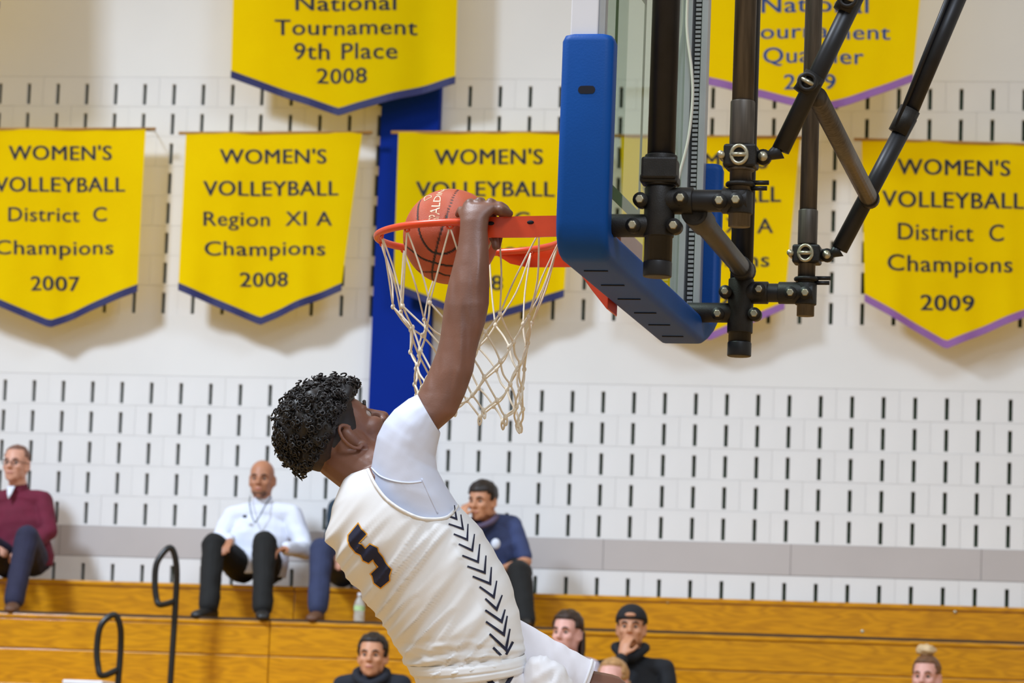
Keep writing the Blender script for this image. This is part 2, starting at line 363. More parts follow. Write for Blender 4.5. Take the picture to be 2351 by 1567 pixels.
# water bottle on the deck
pb = at(825, 1400, 21.42); bb = thing('water_bottle', 'clear plastic water bottle with pale green label on the bench', 'bottle', (pb.x, 21.42, zD))
def lathe(c, prof, n=18): return [[Vector((c[0]+r*math.cos(2*math.pi*j/n), c[1]+r*math.sin(2*math.pi*j/n), c[2]+z)) for j in range(n)] for r, z in prof]
G().rings(lathe((pb.x, 21.42, zD), [(0.028, 0.001), (0.034, 0.01), (0.034, 0.06), (0.031, 0.075), (0.034, 0.09), (0.034, 0.125), (0.026, 0.15), (0.013, 0.172), (0.013, 0.182)])).obj('bottle_body', M['clear'], bb)
G().rings(lathe((pb.x, 21.42, zD), [(0.016, 0.178), (0.016, 0.196), (0.014, 0.198)])).obj('cap', M['white_frame'], bb)
M['label_green'] = mat('pale_green_label', srgb(176, 206, 150), 0.6)
G().rings(lathe((pb.x, 21.42, zD), [(0.0352, 0.088), (0.0352, 0.118)], 18), caps=False).obj('label_band', M['label_green'], bb)

# ------------------------------------------------------------------ banners
def text_mesh(body, bold=0.0, spacing=1.0):
    cu = bpy.data.curves.new('t', 'FONT'); cu.body = body; cu.size = 1.0; cu.space_character = spacing; cu.offset = bold; cu.resolution_u = 4
    o = bpy.data.objects.new('t', cu); COL.objects.link(o); bpy.context.view_layer.update()
    dg = bpy.context.evaluated_depsgraph_get(); me = bpy.data.meshes.new_from_object(o.evaluated_get(dg))
    bpy.data.objects.remove(o); bpy.data.curves.remove(cu)
    vs = [v.co.copy() for v in me.vertices]; fs = [list(p.vertices) for p in me.polygons]; bpy.data.meshes.remove(me)
    return vs, fs
def banner(label, gap, TL, TR, BR, V_, BL, lines, ink, trim, seed, slope=0.0, amp=0.017, rod=True):
    Yb = WY-gap; w = lambda p: at(p[0], p[1], Yb)
    tl, tr_, br, v_, bl_ = [w(p) for p in (TL, TR, BR, V_, BL)]
    sv = (V_[0]-BL[0])/(BR[0]-BL[0])
    wid = (tr_-tl).length
    def disp(P):
        s = (P.x-tl.x)/wid; t = (tl.z-P.z)/max(0.1, (tl.z-v_.z)); t = max(0, t)
        d = amp*(0.25+1.1*t)*(math.sin(s*9.0+seed*1.7+t*1.2)+0.6*math.sin(s*19+seed*3.1-t*2.0)+0.35*math.sin(s*31+seed))
        e = max(0, s-0.86)/0.14; d += -0.018*e*e*t; return d
    root = thing('banner', label, 'banner', tl.lerp(tr_, 0.5), 'yellow championship banners')
    NU, NV = 60, 36; vs = []; fs = []
    for j in range(NV+1):
        t = j/NV
        for i in range(NU+1):
            s = i/NU
            top = tl.lerp(tr_, s)
            b = bl_.lerp(v_, s/sv) if s < sv else v_.lerp(br, (s-sv)/(1-sv))
            P = top.lerp(b, t); P.z -= 0.006*math.sin(math.pi*s)*t; P.y += disp(P); vs.append(P)
    for j in range(NV):
        for i in range(NU):
            a = j*(NU+1)+i; fs.append([a, a+1, a+NU+2, a+NU+1])
    me = mesh('cloth', vs, fs); cl = link('cloth', me, M['banner'], root)
    # trim along the pointed hem
    g = G(); n = 40; tv = []; tf = []
    wtr = 0.044
    for i in range(n+1):
        s = i/n; b = bl_.lerp(v_, s/sv) if s < sv else v_.lerp(br, (s-sv)/(1-sv))
        b = b.copy(); b.y += disp(b); b.z -= 0.006*math.sin(math.pi*s)
        for q in (Vector((0, -0.006, 0.006)), Vector((0, -0.007, -wtr)), Vector((0, 0.004, -wtr)), Vector((0, 0.004, 0.006))): tv.append(b+q)
    for i in range(n):
        for q in range(4): a = i*4+q; c = i*4+(q+1) % 4; tf.append([a, c, c+4, a+4])
    tf.append([0, 1, 2, 3]); tf.append([n*4+3, n*4+2, n*4+1, n*4])
    me = mesh('hem_trim', tv, tf, False); fix_normals(me); link('hem_trim', me, M[trim], root)
    for e_ in ((tl, X*0.0), (tr_, X*0.0)) if rod else ():
        a_ = e_[0]+Z*0.002+Y*0.006; G().tube([a_-Z*0.012, a_+Y*(gap-0.012)-Z*0.004+Z*0.03, a_+Y*(gap-0.004)+Z*0.03], 0.0035, 6).obj('wall_hook', M['bolt'], root)
    if rod: G().cyl(tl-X*0.05+Z*0.002+Y*0.006, tr_+X*0.065+Z*0.002+Y*0.006, 0.011, 10).obj('hanging_rod', M['dowel'], root)
    for body, x0, x1, yt, yb, bold in lines:
        tv, tf = text_mesh(body, 0.0, 1.06); b0 = [v.copy() for v in tv]; nb_ = len(b0); f0 = list(tf)
        for dx in (-bold, bold): k_ = len(tv); tv = tv+[v+X*dx for v in b0]; tf = tf+[[i+k_ for i in f] for f in f0]
        xs = [p.x for p in tv]; mnx, mxx = min(xs), max(xs)
        # cap height from a capital or digit: 0.0 to about 0.729 of the em
        sx = (x1-x0)/(mxx-mnx); sy = (yb-yt)/0.70
        out = []
        for p in tv:
            qx = x0+(p.x-mnx)*sx; qy = yb-p.y*sy+(qx-(x0+x1)/2)*slope
            P = w((qx, qy)); P.y += disp(P)-0.004; out.append(P)
        fx = sorted((min(tv[i].x for i in f), max(tv[i].x for i in f), f) for f in tf); words = []; end = -9
        for a_, b_, f in fx:
            if a_ > end+0.17: words.append([])
            words[-1].append(f); end = max(end, b_)
        for wf in words:
            ids = sorted({i for f in wf for i in f}); mp_ = {i: k for k, i in enumerate(ids)}
            link('lettering', mesh('lettering', [out[i] for i in ids], [[mp_[i] for i in f] for f in wf], False), M[ink], root)
    return root
BO = 0.02
banner("yellow banner reading WOMEN'S VOLLEYBALL District C Champions 2007", 0.24, (-85, 297), (335, 296), (317, 655), (115, 735), (-80, 655),
       [("WOMEN'S", 20, 257, 334, 367, BO), ('VOLLEYBALL', -12, 288, 406, 440, BO), ('District  C', 20, 246, 475, 508, 0.012), ('Champions', -10, 262, 551, 584, 0.012), ('2007', 70, 181, 633, 666, BO)], 'ink_navy', 'navy_trim', 1)
banner("yellow banner reading WOMEN'S VOLLEYBALL Region XIA Champions 2008", 0.24, (427, 306), (832, 304), (785, 652), (597, 728), (412, 652),
       [("WOMEN'S", 505, 750, 342, 375, BO), ('VOLLEYBALL', 467, 778, 415, 449, BO), ('Region  XI A', 468, 763, 485, 518, 0.012), ('Champions', 470, 747, 553, 586, 0.012), ('2008', 550, 662, 624, 657, BO)], 'ink_navy', 'navy_trim', 2)
banner("yellow banner reading WOMEN'S VOLLEYBALL District C behind the basketball", 0.24, (915, 304), (1318, 305), (1294, 665), (1108, 727), (903, 650),
       [("WOMEN'S", 997, 1247, 342, 377, BO), ('VOLLEYBALL', 955, 1273, 416, 451, BO), ('District  C', 970, 1216, 486, 520, 0.012), ('Champions', 965, 1242, 556, 589, 0.012), ('2008', 1038, 1155, 632, 666, BO)], 'ink_navy', 'navy_trim', 3)
banner("yellow banner reading WOMEN'S VOLLEYBALL partly hidden behind the blue backboard pad", 0.24, (1425, 312), (1838, 316), (1802, 694), (1628, 762), (1432, 690),
       [("WOMEN'S", 1512, 1762, 351, 386, BO), ('VOLLEYBALL', 1474, 1793, 427, 463, BO), ('Region  XI A', 1474, 1775, 500, 534, 0.012), ('Champions', 1478, 1766, 577, 611, 0.012), ('2009', 1556, 1676, 664, 699, BO)], 'ink_navy', 'purple_trim', 4)
banner("yellow banner reading WOMEN'S VOLLEYBALL District C Champions 2009 at right edge", 0.24, (1978, 320), (2395, 334), (2385, 700), (2172, 782), (1985, 676),
       [("WOMEN'S", 2060, 2320, 366, 402, BO), ('VOLLEYBALL', 2025, 2352, 440, 477, BO), ('District  C', 2062, 2305, 513, 552, 0.012), ('Champions', 2038, 2325, 586, 624, 0.012), ('2009', 2113, 2237, 676, 712, BO)], 'ink_navy', 'purple_trim', 5, slope=0.018)
banner('yellow banner reading National Tournament 9th Place 2008 above the pilaster', 0.30, (545, -330), (1060, -330), (1046, 178), (778, 248), (533, 166),
       [('National', 678, 911, -12, 24, 0.014), ('Tournament', 630, 958, 44, 80, 0.012), ('9th Place', 674, 914, 98, 136, 0.010), ('2008', 727, 844, 156, 191, 0.014)], 'ink_navy', 'navy_trim', 6, slope=0.004)
banner('yellow banner reading National Tournament Qualifier 2009 behind the black braces', 0.72, (1608, -360), (2145, -360), (2096, 172), (1885, 242), (1610, 172),
       [('National', 1748, 1994, -8, 29, 0.014), ('Tournament', 1704, 2044, 55, 89, 0.012), ('Qualifier', 1752, 1983, 109, 145, 0.012), ('2009', 1800, 1919, 171, 206, 0.014)], 'ink_blue', 'purple_trim', 7, slope=0.006, amp=0.022)
banner('plain yellow banner edge just showing in the top left corner', 0.95, (-520, -360), (9, -360), (4, 8), (-240, 90), (-510, 10), [], 'ink_navy', 'navy_trim', 8)

# ------------------------------------------------------------------ basketball goal
RC = atZ(1080, 535, 3.05)
PSI = math.radians(2.8)
HU = Vector((math.sin(PSI), math.cos(PSI), 0)); HV = Vector((math.cos(PSI), -math.sin(PSI), 0))
def H(u, v, z): return RC+HU*u+HV*v+Z*z
def hp(px, py, u):
    d = ray(px, py); t = (u-(CAM-RC).dot(HU))/d.dot(HU); return CAM+d*t
def huvz(P): q = P-RC; return q.dot(HU), q.dot(HV), q.z
AX = (HU, HV, Z)
def hbox(g, u0, u1, v0, v1, z0, z1): return g.box(H((u0+u1)/2, (v0+v1)/2, (z0+z1)/2), (abs(u1-u0)/2, abs(v1-v0)/2, abs(z1-z0)/2), AX)
V0, HW, ZB, ZT = 0.405, 0.75, -0.15, 0.92
goal = thing('basketball_goal', 'glass basketball backboard with blue pad, red rim and white net', 'basketball hoop', H(0, V0, 0))
hbox(G(), -HW, HW, V0, V0+0.012, ZB+0.01, ZT-0.01).obj('glass_pane', M['glass'], goal, smooth=False)
# frame
fr = hbox(G(), -HW-0.02, -HW+0.004, V0-0.012, V0+0.052, ZB+0.06, ZT).obj('frame_side', M['white_frame'], goal, smooth=False, bevel=0.003)
hbox(G(), -HW-0.012, -HW+0.02, V0+0.052, V0+0.068, ZB, ZT).obj('frame_lip', M['alu'], goal, smooth=False, bevel=0.002)
fs_ = hbox(G(), HW-0.004, HW+0.02, V0-0.012, V0+0.075, ZB, ZT).obj('frame_side', M['alu'], goal, smooth=False, bevel=0.003)
hbox(G(), HW-0.03, HW-0.004, V0+0.014, V0+0.032, ZB, ZT).obj('frame_lip', M['alu'], goal, smooth=False, bevel=0.002)
hbox(G(), HW-0.034, HW-0.004, V0+0.058, V0+0.076, ZB, ZT).obj('frame_lip', M['alu'], goal, smooth=False, bevel=0.002)
hbox(G(), -HW+0.06, HW-0.06, V0-0.01, V0+0.06, ZB-0.012, ZB+0.012).obj('frame_rail', M['alu'], goal, smooth=False, bevel=0.002)
hbox(G(), -HW, HW, V0-0.01, V0+0.06, ZT-0.012, ZT+0.012).obj('frame_rail', M['white_frame'], goal, smooth=False, bevel=0.002)
led = hbox(G(), HW-0.012, HW-0.004, V0+0.034, V0+0.056, ZB, ZT).obj('light_strip', M['black_plastic'], goal, smooth=False)
g = G(); z = ZB+0.03
while z < ZT-0.02: hbox(g, HW-0.017, HW-0.012, V0+0.039, V0+0.054, z, z+0.0075); z += 0.0125
lo = g.obj('light_strip_rung', M['alu'], led, smooth=False); lo['kind'] = 'stuff'
cab = [hp(1582, -60, 0.70), hp(1577, 60, 0.70), hp(1588, 160, 0.70), hp(1590, 230, 0.70), hp(1580, 320, 0.70), hp(1560, 400, 0.70), hp(1552, 440, 0.70)]
G().tube(smooth_path(cab, 8), 0.004, 8).obj('cable', M['cord_white'], goal)
M['glass_paint'] = mat('painted_target_line', srgb(150, 164, 150), 0.6)
sq = G()
for a in ((-0.26, -0.225, 0.05, 0.66), (0.145, 0.175, 0.05, 0.66), (-0.26, 0.175, 0.05, 0.085), (-0.26, 0.175, 0.625, 0.66)): hbox(sq, a[0], a[1], V0-0.0012, V0-0.0004, a[2], a[3])
sq.obj('target_square', M['glass_paint'], goal, smooth=False)
# blue pad: a channel swept down one side, along the bottom and up the other
zpt = huvz(hp(1350, 90, -HW-0.02))[2]; zpf = huvz(hp(1614, 384, HW+0.02))[2]
path = [(-HW, zpt)]
cr_ = 0.05; zc = ZB
path += [(-HW, zc+cr_)]+[(-HW+cr_-cr_*math.cos(a), zc+cr_-cr_*math.sin(a)) for a in [math.radians(k) for k in (22, 45, 68)]]+[(-HW+cr_, zc)]
path += [(-HW+cr_+(2*HW-2*cr_)*k/8, zc) for k in range(1, 9)]
path += [(HW-cr_+cr_*math.sin(a), zc+cr_-cr_*math.cos(a)) for a in [math.radians(k) for k in (22, 45, 68, 90)]]+[(HW, zpf)]
prof = []                                       # (normal outward, v) rounded rectangle
def rrect(a0, a1, b0, b1, r, k=4):
    out = []
    for cx_, cy_, st in ((a1-r, b1-r, 0), (a0+r, b1-r, 90), (a0+r, b0+r, 180), (a1-r, b0+r, 270)):
        for j in range(k+1): t = math.radians(st+90*j/k); out.append((cx_+r*math.cos(t), cy_+r*math.sin(t)))
    return out
prof = rrect(-0.045, 0.034, V0-0.03, V0+0.092, 0.02)
rings = []
def _ring(i, inset=0.0, push=0.0):
    a = path[max(i-1, 0)]; b = path[min(i+1, len(path)-1)]; t = Vector((b[0]-a[0], b[1]-a[1])).normalized(); nn = Vector((t.y, -t.x))
    if i == 0 or i == len(path)-1: nn = Vector((-1, 0)) if i == 0 else Vector((1, 0))
    cn, cv = -0.0055, V0+0.031
    kf = min(1, max(0, (path[i][1]-ZB)/0.05)) if path[i][0] > HW-cr_-1e-6 else 0
    prof_i = [(q*(1-kf)+(0.022+(q+0.045)*0.5)*kf, w+0.028*kf) for q, w in prof]; cn = cn*(1-kf)+0.042*kf; cv += 0.028*kf
    return [H(path[i][0]+nn.x*(cn+(q-cn)*(1-inset))*1.0, cv+(w-cv)*(1-inset), path[i][1]+nn.y*(cn+(q-cn)*(1-inset))+push) for q, w in prof_i]
rings.append(_ring(0, 0.3, 0.012)); rings.append(_ring(0, 0.1, 0.008)); rings.append(_ring(0, 0.0, -0.006))
rings += [_ring(i) for i in range(1, len(path)-1)]
L_ = len(path)-1
rings += [_ring(L_, 0.0, -0.006), _ring(L_, 0.1, 0.008), _ring(L_, 0.3, 0.012)]
pad = G().rings(rings).obj('pad', M['pad'], goal)
md = pad.modifiers.new('e', 'EDGE_SPLIT'); md.split_angle = math.radians(50)
for u in (-0.585, -0.36, -0.13, 0.11, 0.33, 0.55):
    hbox(G(), u-0.0035, u+0.0035, V0+0.005, V0+0.062, ZB-0.0365, ZB-0.03).obj('slit', M['pad_slit'], pad, smooth=False)
q = huvz(hp(1347, 206, -HW-0.034))
g = G(); g.rings([[H(-HW-0.0352, q[1]+(0.011*(1 if c > 0 else -1) if abs(c) > 1e-9 else 0)+0.009*c, q[2]+0.0095*s_) for c, s_ in [(math.cos(2*math.pi*k/20), math.sin(2*math.pi*k/20)) for k in range(20)]],
                 [H(-HW-0.030, q[1]+(0.011*(1 if c > 0 else -1) if abs(c) > 1e-9 else 0)+0.009*c, q[2]+0.0095*s_) for c, s_ in [(math.cos(2*math.pi*k/20), math.sin(2*math.pi*k/20)) for k in range(20)]]])
g.obj('grip_slot', M['pad_slit'], pad, smooth=False)
# rim, tilted a little by the pull
TILT = math.radians(1.7)
def RT(u, v, z):
    dv = v-V0; return H(u, V0+dv*math.cos(TILT)-0*z, z+dv*math.sin(TILT))
RR = 0.2372
rim = G().tube([RT(RR*math.sin(2*math.pi*k/72), -RR*math.cos(2*math.pi*k/72), 0) for k in range(72)], 0.0092, 14, closed=True).obj('rim', M['red_steel'], goal)
def plate(uu):
    g = G(); top = [(0.02, 0.009), (0.10, 0.010), (0.2, 0.010), (0.30, 0.009), (V0-0.004, 0.008)]; bot = [(0.02, -0.008), (0.055, -0.030), (0.10, -0.041), (0.2, -0.043), (0.30, -0.042), (V0-0.004, -0.040)]
    poly = top+bot[::-1]; t = 0.004
    A = [RT(uu-t, v, z) for v, z in poly]; B = [RT(uu+t, v, z) for v, z in poly]; n = len(poly)
    g.add(A+B, [list(range(n)), [n+i for i in range(n)][::-1]]+[[i, (i+1) % n, n+(i+1) % n, n+i] for i in range(n)])
    return g
pl1 = plate(-0.236).obj('side_plate', M['red_steel'], goal, smooth=False); pl2 = plate(0.236).obj('side_plate', M['red_steel'], goal, smooth=False)
for vv in (0.105, 0.205):
    G().ell(RT(-0.2405, vv, -0.006), (HV*0.009, Z*0.005, HU*0.003), 10, 6).obj('net_hook_hole', M['pad_slit'], pl1)
g = G(); hbox(g, -0.24, 0.24, V0-0.055, V0-0.001, -0.045, 0.012); g.obj('back_plate', M['red_steel'], goal, smooth=False, bevel=0.004)
g = G()
sec = lambda v, zb, w: [RT(-w, v, -0.03), RT(w, v, -0.03), RT(w, v, zb), RT(-w, v, zb)]
g.rings([sec(0.27, -0.07, 0.05), sec(0.33, -0.15, 0.06), sec(V0-0.034, -0.2, 0.065), sec(V0-0.031, -0.2, 0.065)]); g.obj('spring_housing', M['red_steel'], goal, smooth=False, bevel=0.004)
# net
lev = [None, ((906, 712), (1222, 733)), ((940, 762), (1208, 790)), ((950, 808), (1204, 842)), ((956, 848), (1201, 892)), ((960, 884), (1198, 940)), ((962, 905), (1192, 972))]
NS = 12
def netnode(l, k, jit=True):
    th = 2*math.pi*(k+0.5*l)/NS
    if l == 0: P = RT(0.2330*math.sin(th), -0.2330*math.cos(th), -0.010); return P
    a, b = lev[l]; A = hp(a[0], a[1], 0.0); B = hp(b[0], b[1], 0.0); C = (A+B)/2; rad = (B-A).length/2
    P = C+(A-C)*math.cos(th)+HU*rad*0.95*math.sin(th)
    rr = random.Random(l*50+k % NS); P += Vector((rr.uniform(-1, 1), rr.uniform(-1, 1), rr.uniform(-1, 1)))*0.006
    return P
g = G(); CRD = 0.0028
for l in range(0, 6):
    for k in range(NS):
        a = netnode(l, k)
        for b in (netnode(l+1, k), netnode(l+1, (k-1) % NS)):
            rr = random.Random(int(a.x*1e5+b.x*1e5)); m_ = (a+b)/2+Vector((rr.uniform(-1, 1), rr.uniform(-1, 1), rr.uniform(-1, 0.4)))*(0.006 if l else 0.012)
            g.tube(smooth_path([a, m_, b], 4), CRD if l else 0.0025, 6)
        if l: 
            g.ell(a, (X*0.0058, Y*0.0058, Z*0.0075), 8, 6)
for k in range(NS):                               # bottom loops
    a = netnode(6, k); g.ell(a, (X*0.006, Y*0.006, Z*0.008), 8, 6)
    dd = Vector((random.uniform(-0.008, 0.008), random.uniform(-0.008, 0.008), -0.02))
    g.tube(smooth_path([a+X*0.003, a+dd*0.5+X*0.004, a+dd, a+dd*0.5-X*0.004, a-X*0.003], 4), CRD, 6)
g.obj('net', M['net'], goal)
g = G()
for k in range(NS):
    p = netnode(0, k); th = 2*math.pi*k/NS; tdir = (HU*math.cos(th)+HV*math.sin(th)).normalized()
    g.tube([p+tdir*0.008+Z*0.006, p+tdir*0.007-Z*0.002, p-Z*0.005, p-tdir*0.007-Z*0.002, p-tdir*0.008+Z*0.006], 0.0028, 6)
nh = g.obj('net_hook', M['red_steel'], rim)

# ------------------------------------------------------------------ ceiling-hung support frame
UN, UF = -0.68, 0.68
sup = thing('support_frame', 'black pipe frame with clamps and diagonal braces behind the backboard', 'support frame', H(0, 0.6, 2.2))
def vert(name, px, py, u, r, m, top=2.2):
    b = hp(px, py, u); t = Vector((b.x, b.y, RC.z+top)); return G().cyl(b, t, r, 20).obj(name, M[m], sup), b
mN, bN = vert('mast', 1509, 632, UN, 0.0325, 'black_steel'); mF, bF = vert('mast', 1697, 812, UF, 0.0305, 'black_steel')
hN, gN = vert('hanger_pipe', 1697, 520, UN, 0.0255, 'worn_steel'); hF, gF = vert('hanger_pipe', 1849, 725, UF, 0.0235, 'worn_steel')
def sleeve(parent, base, py0, py1, u, r, m='cast', name='sleeve', n=20):
    b = proj(base); z0 = hp(b[0], py1, u).z; z1 = hp(b[0], py0, u).z
    return G().cyl(Vector((base.x, base.y, z0)), Vector((base.x, base.y, z1)), r, n).obj(name, M[m], parent, bevel=0.003)
# near mast hardware
sleeve(mN, bN, 356, 428, UN, 0.038); sleeve(mN, bN, 430, 545, UN, 0.0355); sleeve(mN, bN, 600, 636, UN, 0.0335, 'black_steel', 'end_cap')
zb_ = hp(1515, 392, UN); G().box(Vector((bN.x, bN.y-0.01, zb_.z)), (0.041, 0.036, 0.026)).obj('bracket', M['cast'], mN, smooth=False, bevel=0.006)
zb_ = hp(1515, 415, UN); G().box(Vector((bN.x, bN.y-0.005, zb_.z)), (0.044, 0.034, 0.010)).obj('bracket', M['cast'], mN, smooth=False, bevel=0.005)
# far mast hardware
sleeve(mF, bF, 640, 765, UF, 0.0345); sleeve(mF, bF, 785, 818, UF, 0.0325, 'black_steel', 'end_cap')
def hpipe(name, a, b, r, m='cast', parent=None): return G().cyl(a, b, r, 18).obj(name, M[m], parent or sup, bevel=0.002)
def vline(px, py, u, v0, v1):
    q = huvz(hp(px, py, u)); return H(u, v0, q[2]), H(u, v1, q[2])
vN = huvz(bN)[1]; vF = huvz(bF)[1]; vgN = huvz(gN)[1]; vgF = huvz(gF)[1]
a, b = vline(1515, 518, UN, V0+0.05, vN); hpipe('board_arm', a, b, 0.027); 
a, b = vline(1700, 718, UF, V0+0.05, vF); hpipe('board_arm', a, b, 0.027)
a, b = vline(1600, 461, UN, vN, vgN); hpipe('link_pipe', a, b, 0.026, 'black_steel'); hpipe('link_collar', a, a+(b-a)*0.42, 0.0315); hpipe('link_collar', b-(b-a)*0.22, b+HV*0.02, 0.030)
a, b = vline(1775, 672, UF, vF, vgF); hpipe('link_pipe', a, b, 0.0255, 'black_steel'); hpipe('link_collar', a, a+(b-a)*0.42, 0.0305); hpipe('link_collar', b-(b-a)*0.42, b+HV*0.022, 0.030)
c0, c1 = hp(1594, 487, UN), hp(1708, 622, UF)
hpipe('cross_pipe', c0, c1, 0.0255, 'black_steel'); hpipe('cross_collar', c0, c0.lerp(c1, 0.16), 0.031); hpipe('cross_collar', c1.lerp(c0, 0.09), c1, 0.030)
g = G().ell(c1, (X*0.033, Y*0.033, Z*0.033), 14, 10).obj('elbow', M['cast'], sup)
def bolt(px, py, u, boss=True):
    p = hp(px, py, u); o = None
    g = G().cyl(p-HU*0.004, p+HU*0.03, 0.0175, 16).obj('bolt_boss', M['cast'], sup) if boss else None
    G().rings([[p-HU*0.014+(HV*math.cos(2*math.pi*k/6)+Z*math.sin(2*math.pi*k/6))*0.0102 for k in range(6)], [p+HU*0.004+(HV*math.cos(2*math.pi*k/6)+Z*math.sin(2*math.pi*k/6))*0.0108 for k in range(6)]]).obj('bolt', M['bolt'], sup, smooth=False, bevel=0.002)
for px, py in ((1470, 458), (1563, 455), (1652, 461), (1690, 459), (1453, 517), (1547, 518)): bolt(px, py, UN-0.033)
for px, py in ((1665, 669), (1743, 664), (1815, 672), (1849, 672), (1648, 720), (1732, 720)): bolt(px, py, UF-0.033)
# hanger clamps
def ringz(base, py, u, R, r, m='cast', name='ring', parent=None):
    z_ = hp(proj(base)[0], py, u).z; return G().tube([Vector((base.x+R*math.cos(t), base.y+R*math.sin(t), z_)) for t in [2*math.pi*k/24 for k in range(24)]], r, 8, closed=True).obj(name, M[m], parent or sup)
def clamp(base, py, u, w, hgt, tongue, eye, parent):
    z_ = hp(proj(base)[0], py, u).z; c = Vector((base.x, base.y, z_))
    G().box(c, (0.032, w, hgt), (HU, HV, Z)).obj('clamp', M['cast'], parent, smooth=False, bevel=0.006)
    f = c-HU*0.036
    G().tube([f+(HV*math.cos(t)*0.018+Z*math.sin(t)*0.021) for t in [2*math.pi*k/20 for k in range(20)]], 0.005, 8, closed=True).obj('u_bolt', M['bolt'], parent)
    G().cyl(f-HV*0.018, f+HV*0.018, 0.006, 8).obj('bolt', M['bolt'], parent)
    e = hp(*eye, u); G().box((c+HV*w+e)/2, (0.006, (e-c-HV*w).length/2+0.01, 0.017), (HU, HV, Z)).obj('tongue', M['worn_steel'], parent, smooth=False, bevel=0.004)
    G().cyl(e-HU*0.016, e+HU*0.016, 0.011, 14).obj('bolt', M['bolt'], parent); G().cyl(e-HU*0.010, e+HU*0.010, 0.018, 16).obj('eye', M['cast'], parent)
    hl = c-HV*(w+0.004); G().cyl(hl-HU*0.04, hl+HU*0.01, 0.009, 12).obj('bolt', M['bolt'], parent)
clamp(gN, 361, UN, 0.038, 0.027, None, (1753, 361), hN); clamp(gF, 585, UF, 0.037, 0.025, None, (1899, 586), hF)
ringz(gN, 389, UN, 0.027, 0.005, 'worn_steel', 'flange', hN); ringz(gN, 424, UN, 0.029, 0.006, 'cast', 'ring', hN); ringz(gF, 641, UF, 0.028, 0.006, 'cast', 'ring', hF)
sleeve(hN, gN, 232, 335, UN, 0.0285, 'worn_steel'); sleeve(hF, gF, 482, 562, UF, 0.0265, 'worn_steel'); sleeve(hN, gN, 440, 492, UN, 0.030); sleeve(hF, gF, 650, 700, UF, 0.029)
for bse, py, u, pr in ((gN, 425, UN, hN), (gF, 643, UF, hF)):
    z_ = hp(proj(bse)[0], py, u).z
    for k, dz in enumerate((0.006, -0.007)): c = Vector((bse.x, bse.y, z_+dz)); G().cyl(c+HV*0.02, c+HV*(0.066-0.004*k), 0.0055, 8).obj('clamp_screw', M['black_steel'], pr)
# braces
def brace(name, u, a, b, r, m='black_steel'): 
    A, B = hp(*a, u), hp(*b, u); return G().cyl(A, B, r, 18).obj(name, M[m], sup), A, B
bnO, a, b = brace('brace', UN, (1792, 345), (1990, -62), 0.0212); e = hp(1757, 362, UN)
G().tube([e, e.lerp(a, 0.35), a], [0.008, 0.012, 0.021], 12).obj('brace_end', M['black_steel'], bnO)
bfO, a2, b2 = brace('brace', UF, (1927, 572), (2088, 268), 0.0230); e = hp(1903, 587, UF)
G().tube([e, e.lerp(a2, 0.35), a2], [0.008, 0.012, 0.022], 12).obj('brace_end', M['black_steel'], bfO)
brace('brace', UF, (2074, 290), (2240, -100), 0.0232); A, B = hp(2058, 292, UF-0.02), hp(2214, -100, UF-0.02); G().cyl(A, B, 0.0075, 10).obj('brace_rod', M['black_steel'], sup)
A, B = hp(2062, 306, UF), hp(2090, 250, UF); G().cyl(A, B, 0.0285, 18).obj('brace_collar', M['cast'], sup)
c0, c1 = hp(1876, 222, UN+0.05), hp(1996, 455, UF-0.04); G().cyl(c0, c1, 0.0235, 18).obj('cross_brace', M['worn_steel'], sup)
A, B = c1.lerp(c0, 0.02), c1+(c1-c0)*0.01; G().cyl(A, B, 0.027, 18).obj('brace_collar', M['cast'], sup)
for pa, pb in (((1843, 216), (1872, 172)), ((1937, 28), (1962, -22))):
    A, B = hp(*pa, UN), hp(*pb, UN); G().cyl(A, B, 0.0265, 18).obj('brace_collar', M['cast'], sup)
    f = (A+B)/2-HU*0.03; d = (B-A).normalized(); w = d.cross(HU).normalized()
    G().tube([f+(d*math.cos(t)+w*math.sin(t))*0.0185 for t in [2*math.pi*k/20 for k in range(20)]], 0.0055, 8, closed=True).obj('u_bolt', M['cast'], sup)
    G().cyl(f-w*0.016+d*0.001, f+w*0.016, 0.006, 8).obj('bolt', M['bolt'], sup)

# ------------------------------------------------------------------ basketball
BR = 0.1205
bc_d = ray(1035, 543).normalized(); 
BC = hp(1035, 543, -0.085)
M['ball'] = None
def ball_mat():
    m = mat('basketball_leather', srgb(192, 84, 50), 0.42, var=0.06, scale=30, bump=0.35, bscale=900); N = m.node_tree.nodes; L = m.node_tree.links
    b = N['Principled BSDF']; src = b.inputs['Base Color'].links[0].from_socket
    at_ = N.new('ShaderNodeAttribute'); at_.attribute_name = 'seam'; mx = N.new('ShaderNodeMix'); mx.data_type = 'RGBA'
    L.new(at_.outputs['Fac'], mx.inputs[0]); L.new(src, mx.inputs[6]); mx.inputs[7].default_value = (*srgb(38, 22, 18), 1); L.new(mx.outputs[2], b.inputs['Base Color']); return m
M['ball'] = ball_mat()
def onball(px, py):
    d = ray(px, py).normalized(); oc = CAM-BC; bq = oc.dot(d); cq = oc.dot(oc)-BR*BR; D = bq*bq-cq
    return CAM+d*(-bq-math.sqrt(max(D, 0)))
def cpx(l): return [(900+x/6.528, 420+y/6.528) for x, y in l]
seams_px = [cpx([(995, 100), (820, 490), (750, 680), (655, 1030), (610, 1250), (612, 1450)]), cpx([(432, 250), (385, 400), (383, 550), (405, 720), (480, 900), (600, 1030), (740, 1065), (880, 1030), (1000, 940)]),
            cpx([(160, 850), (300, 1020), (450, 1130), (620, 1190), (840, 1240), (1000, 1240)]), cpx([(340, 1275), (620, 1330), (790, 1380), (900, 1395)])]
sp = []
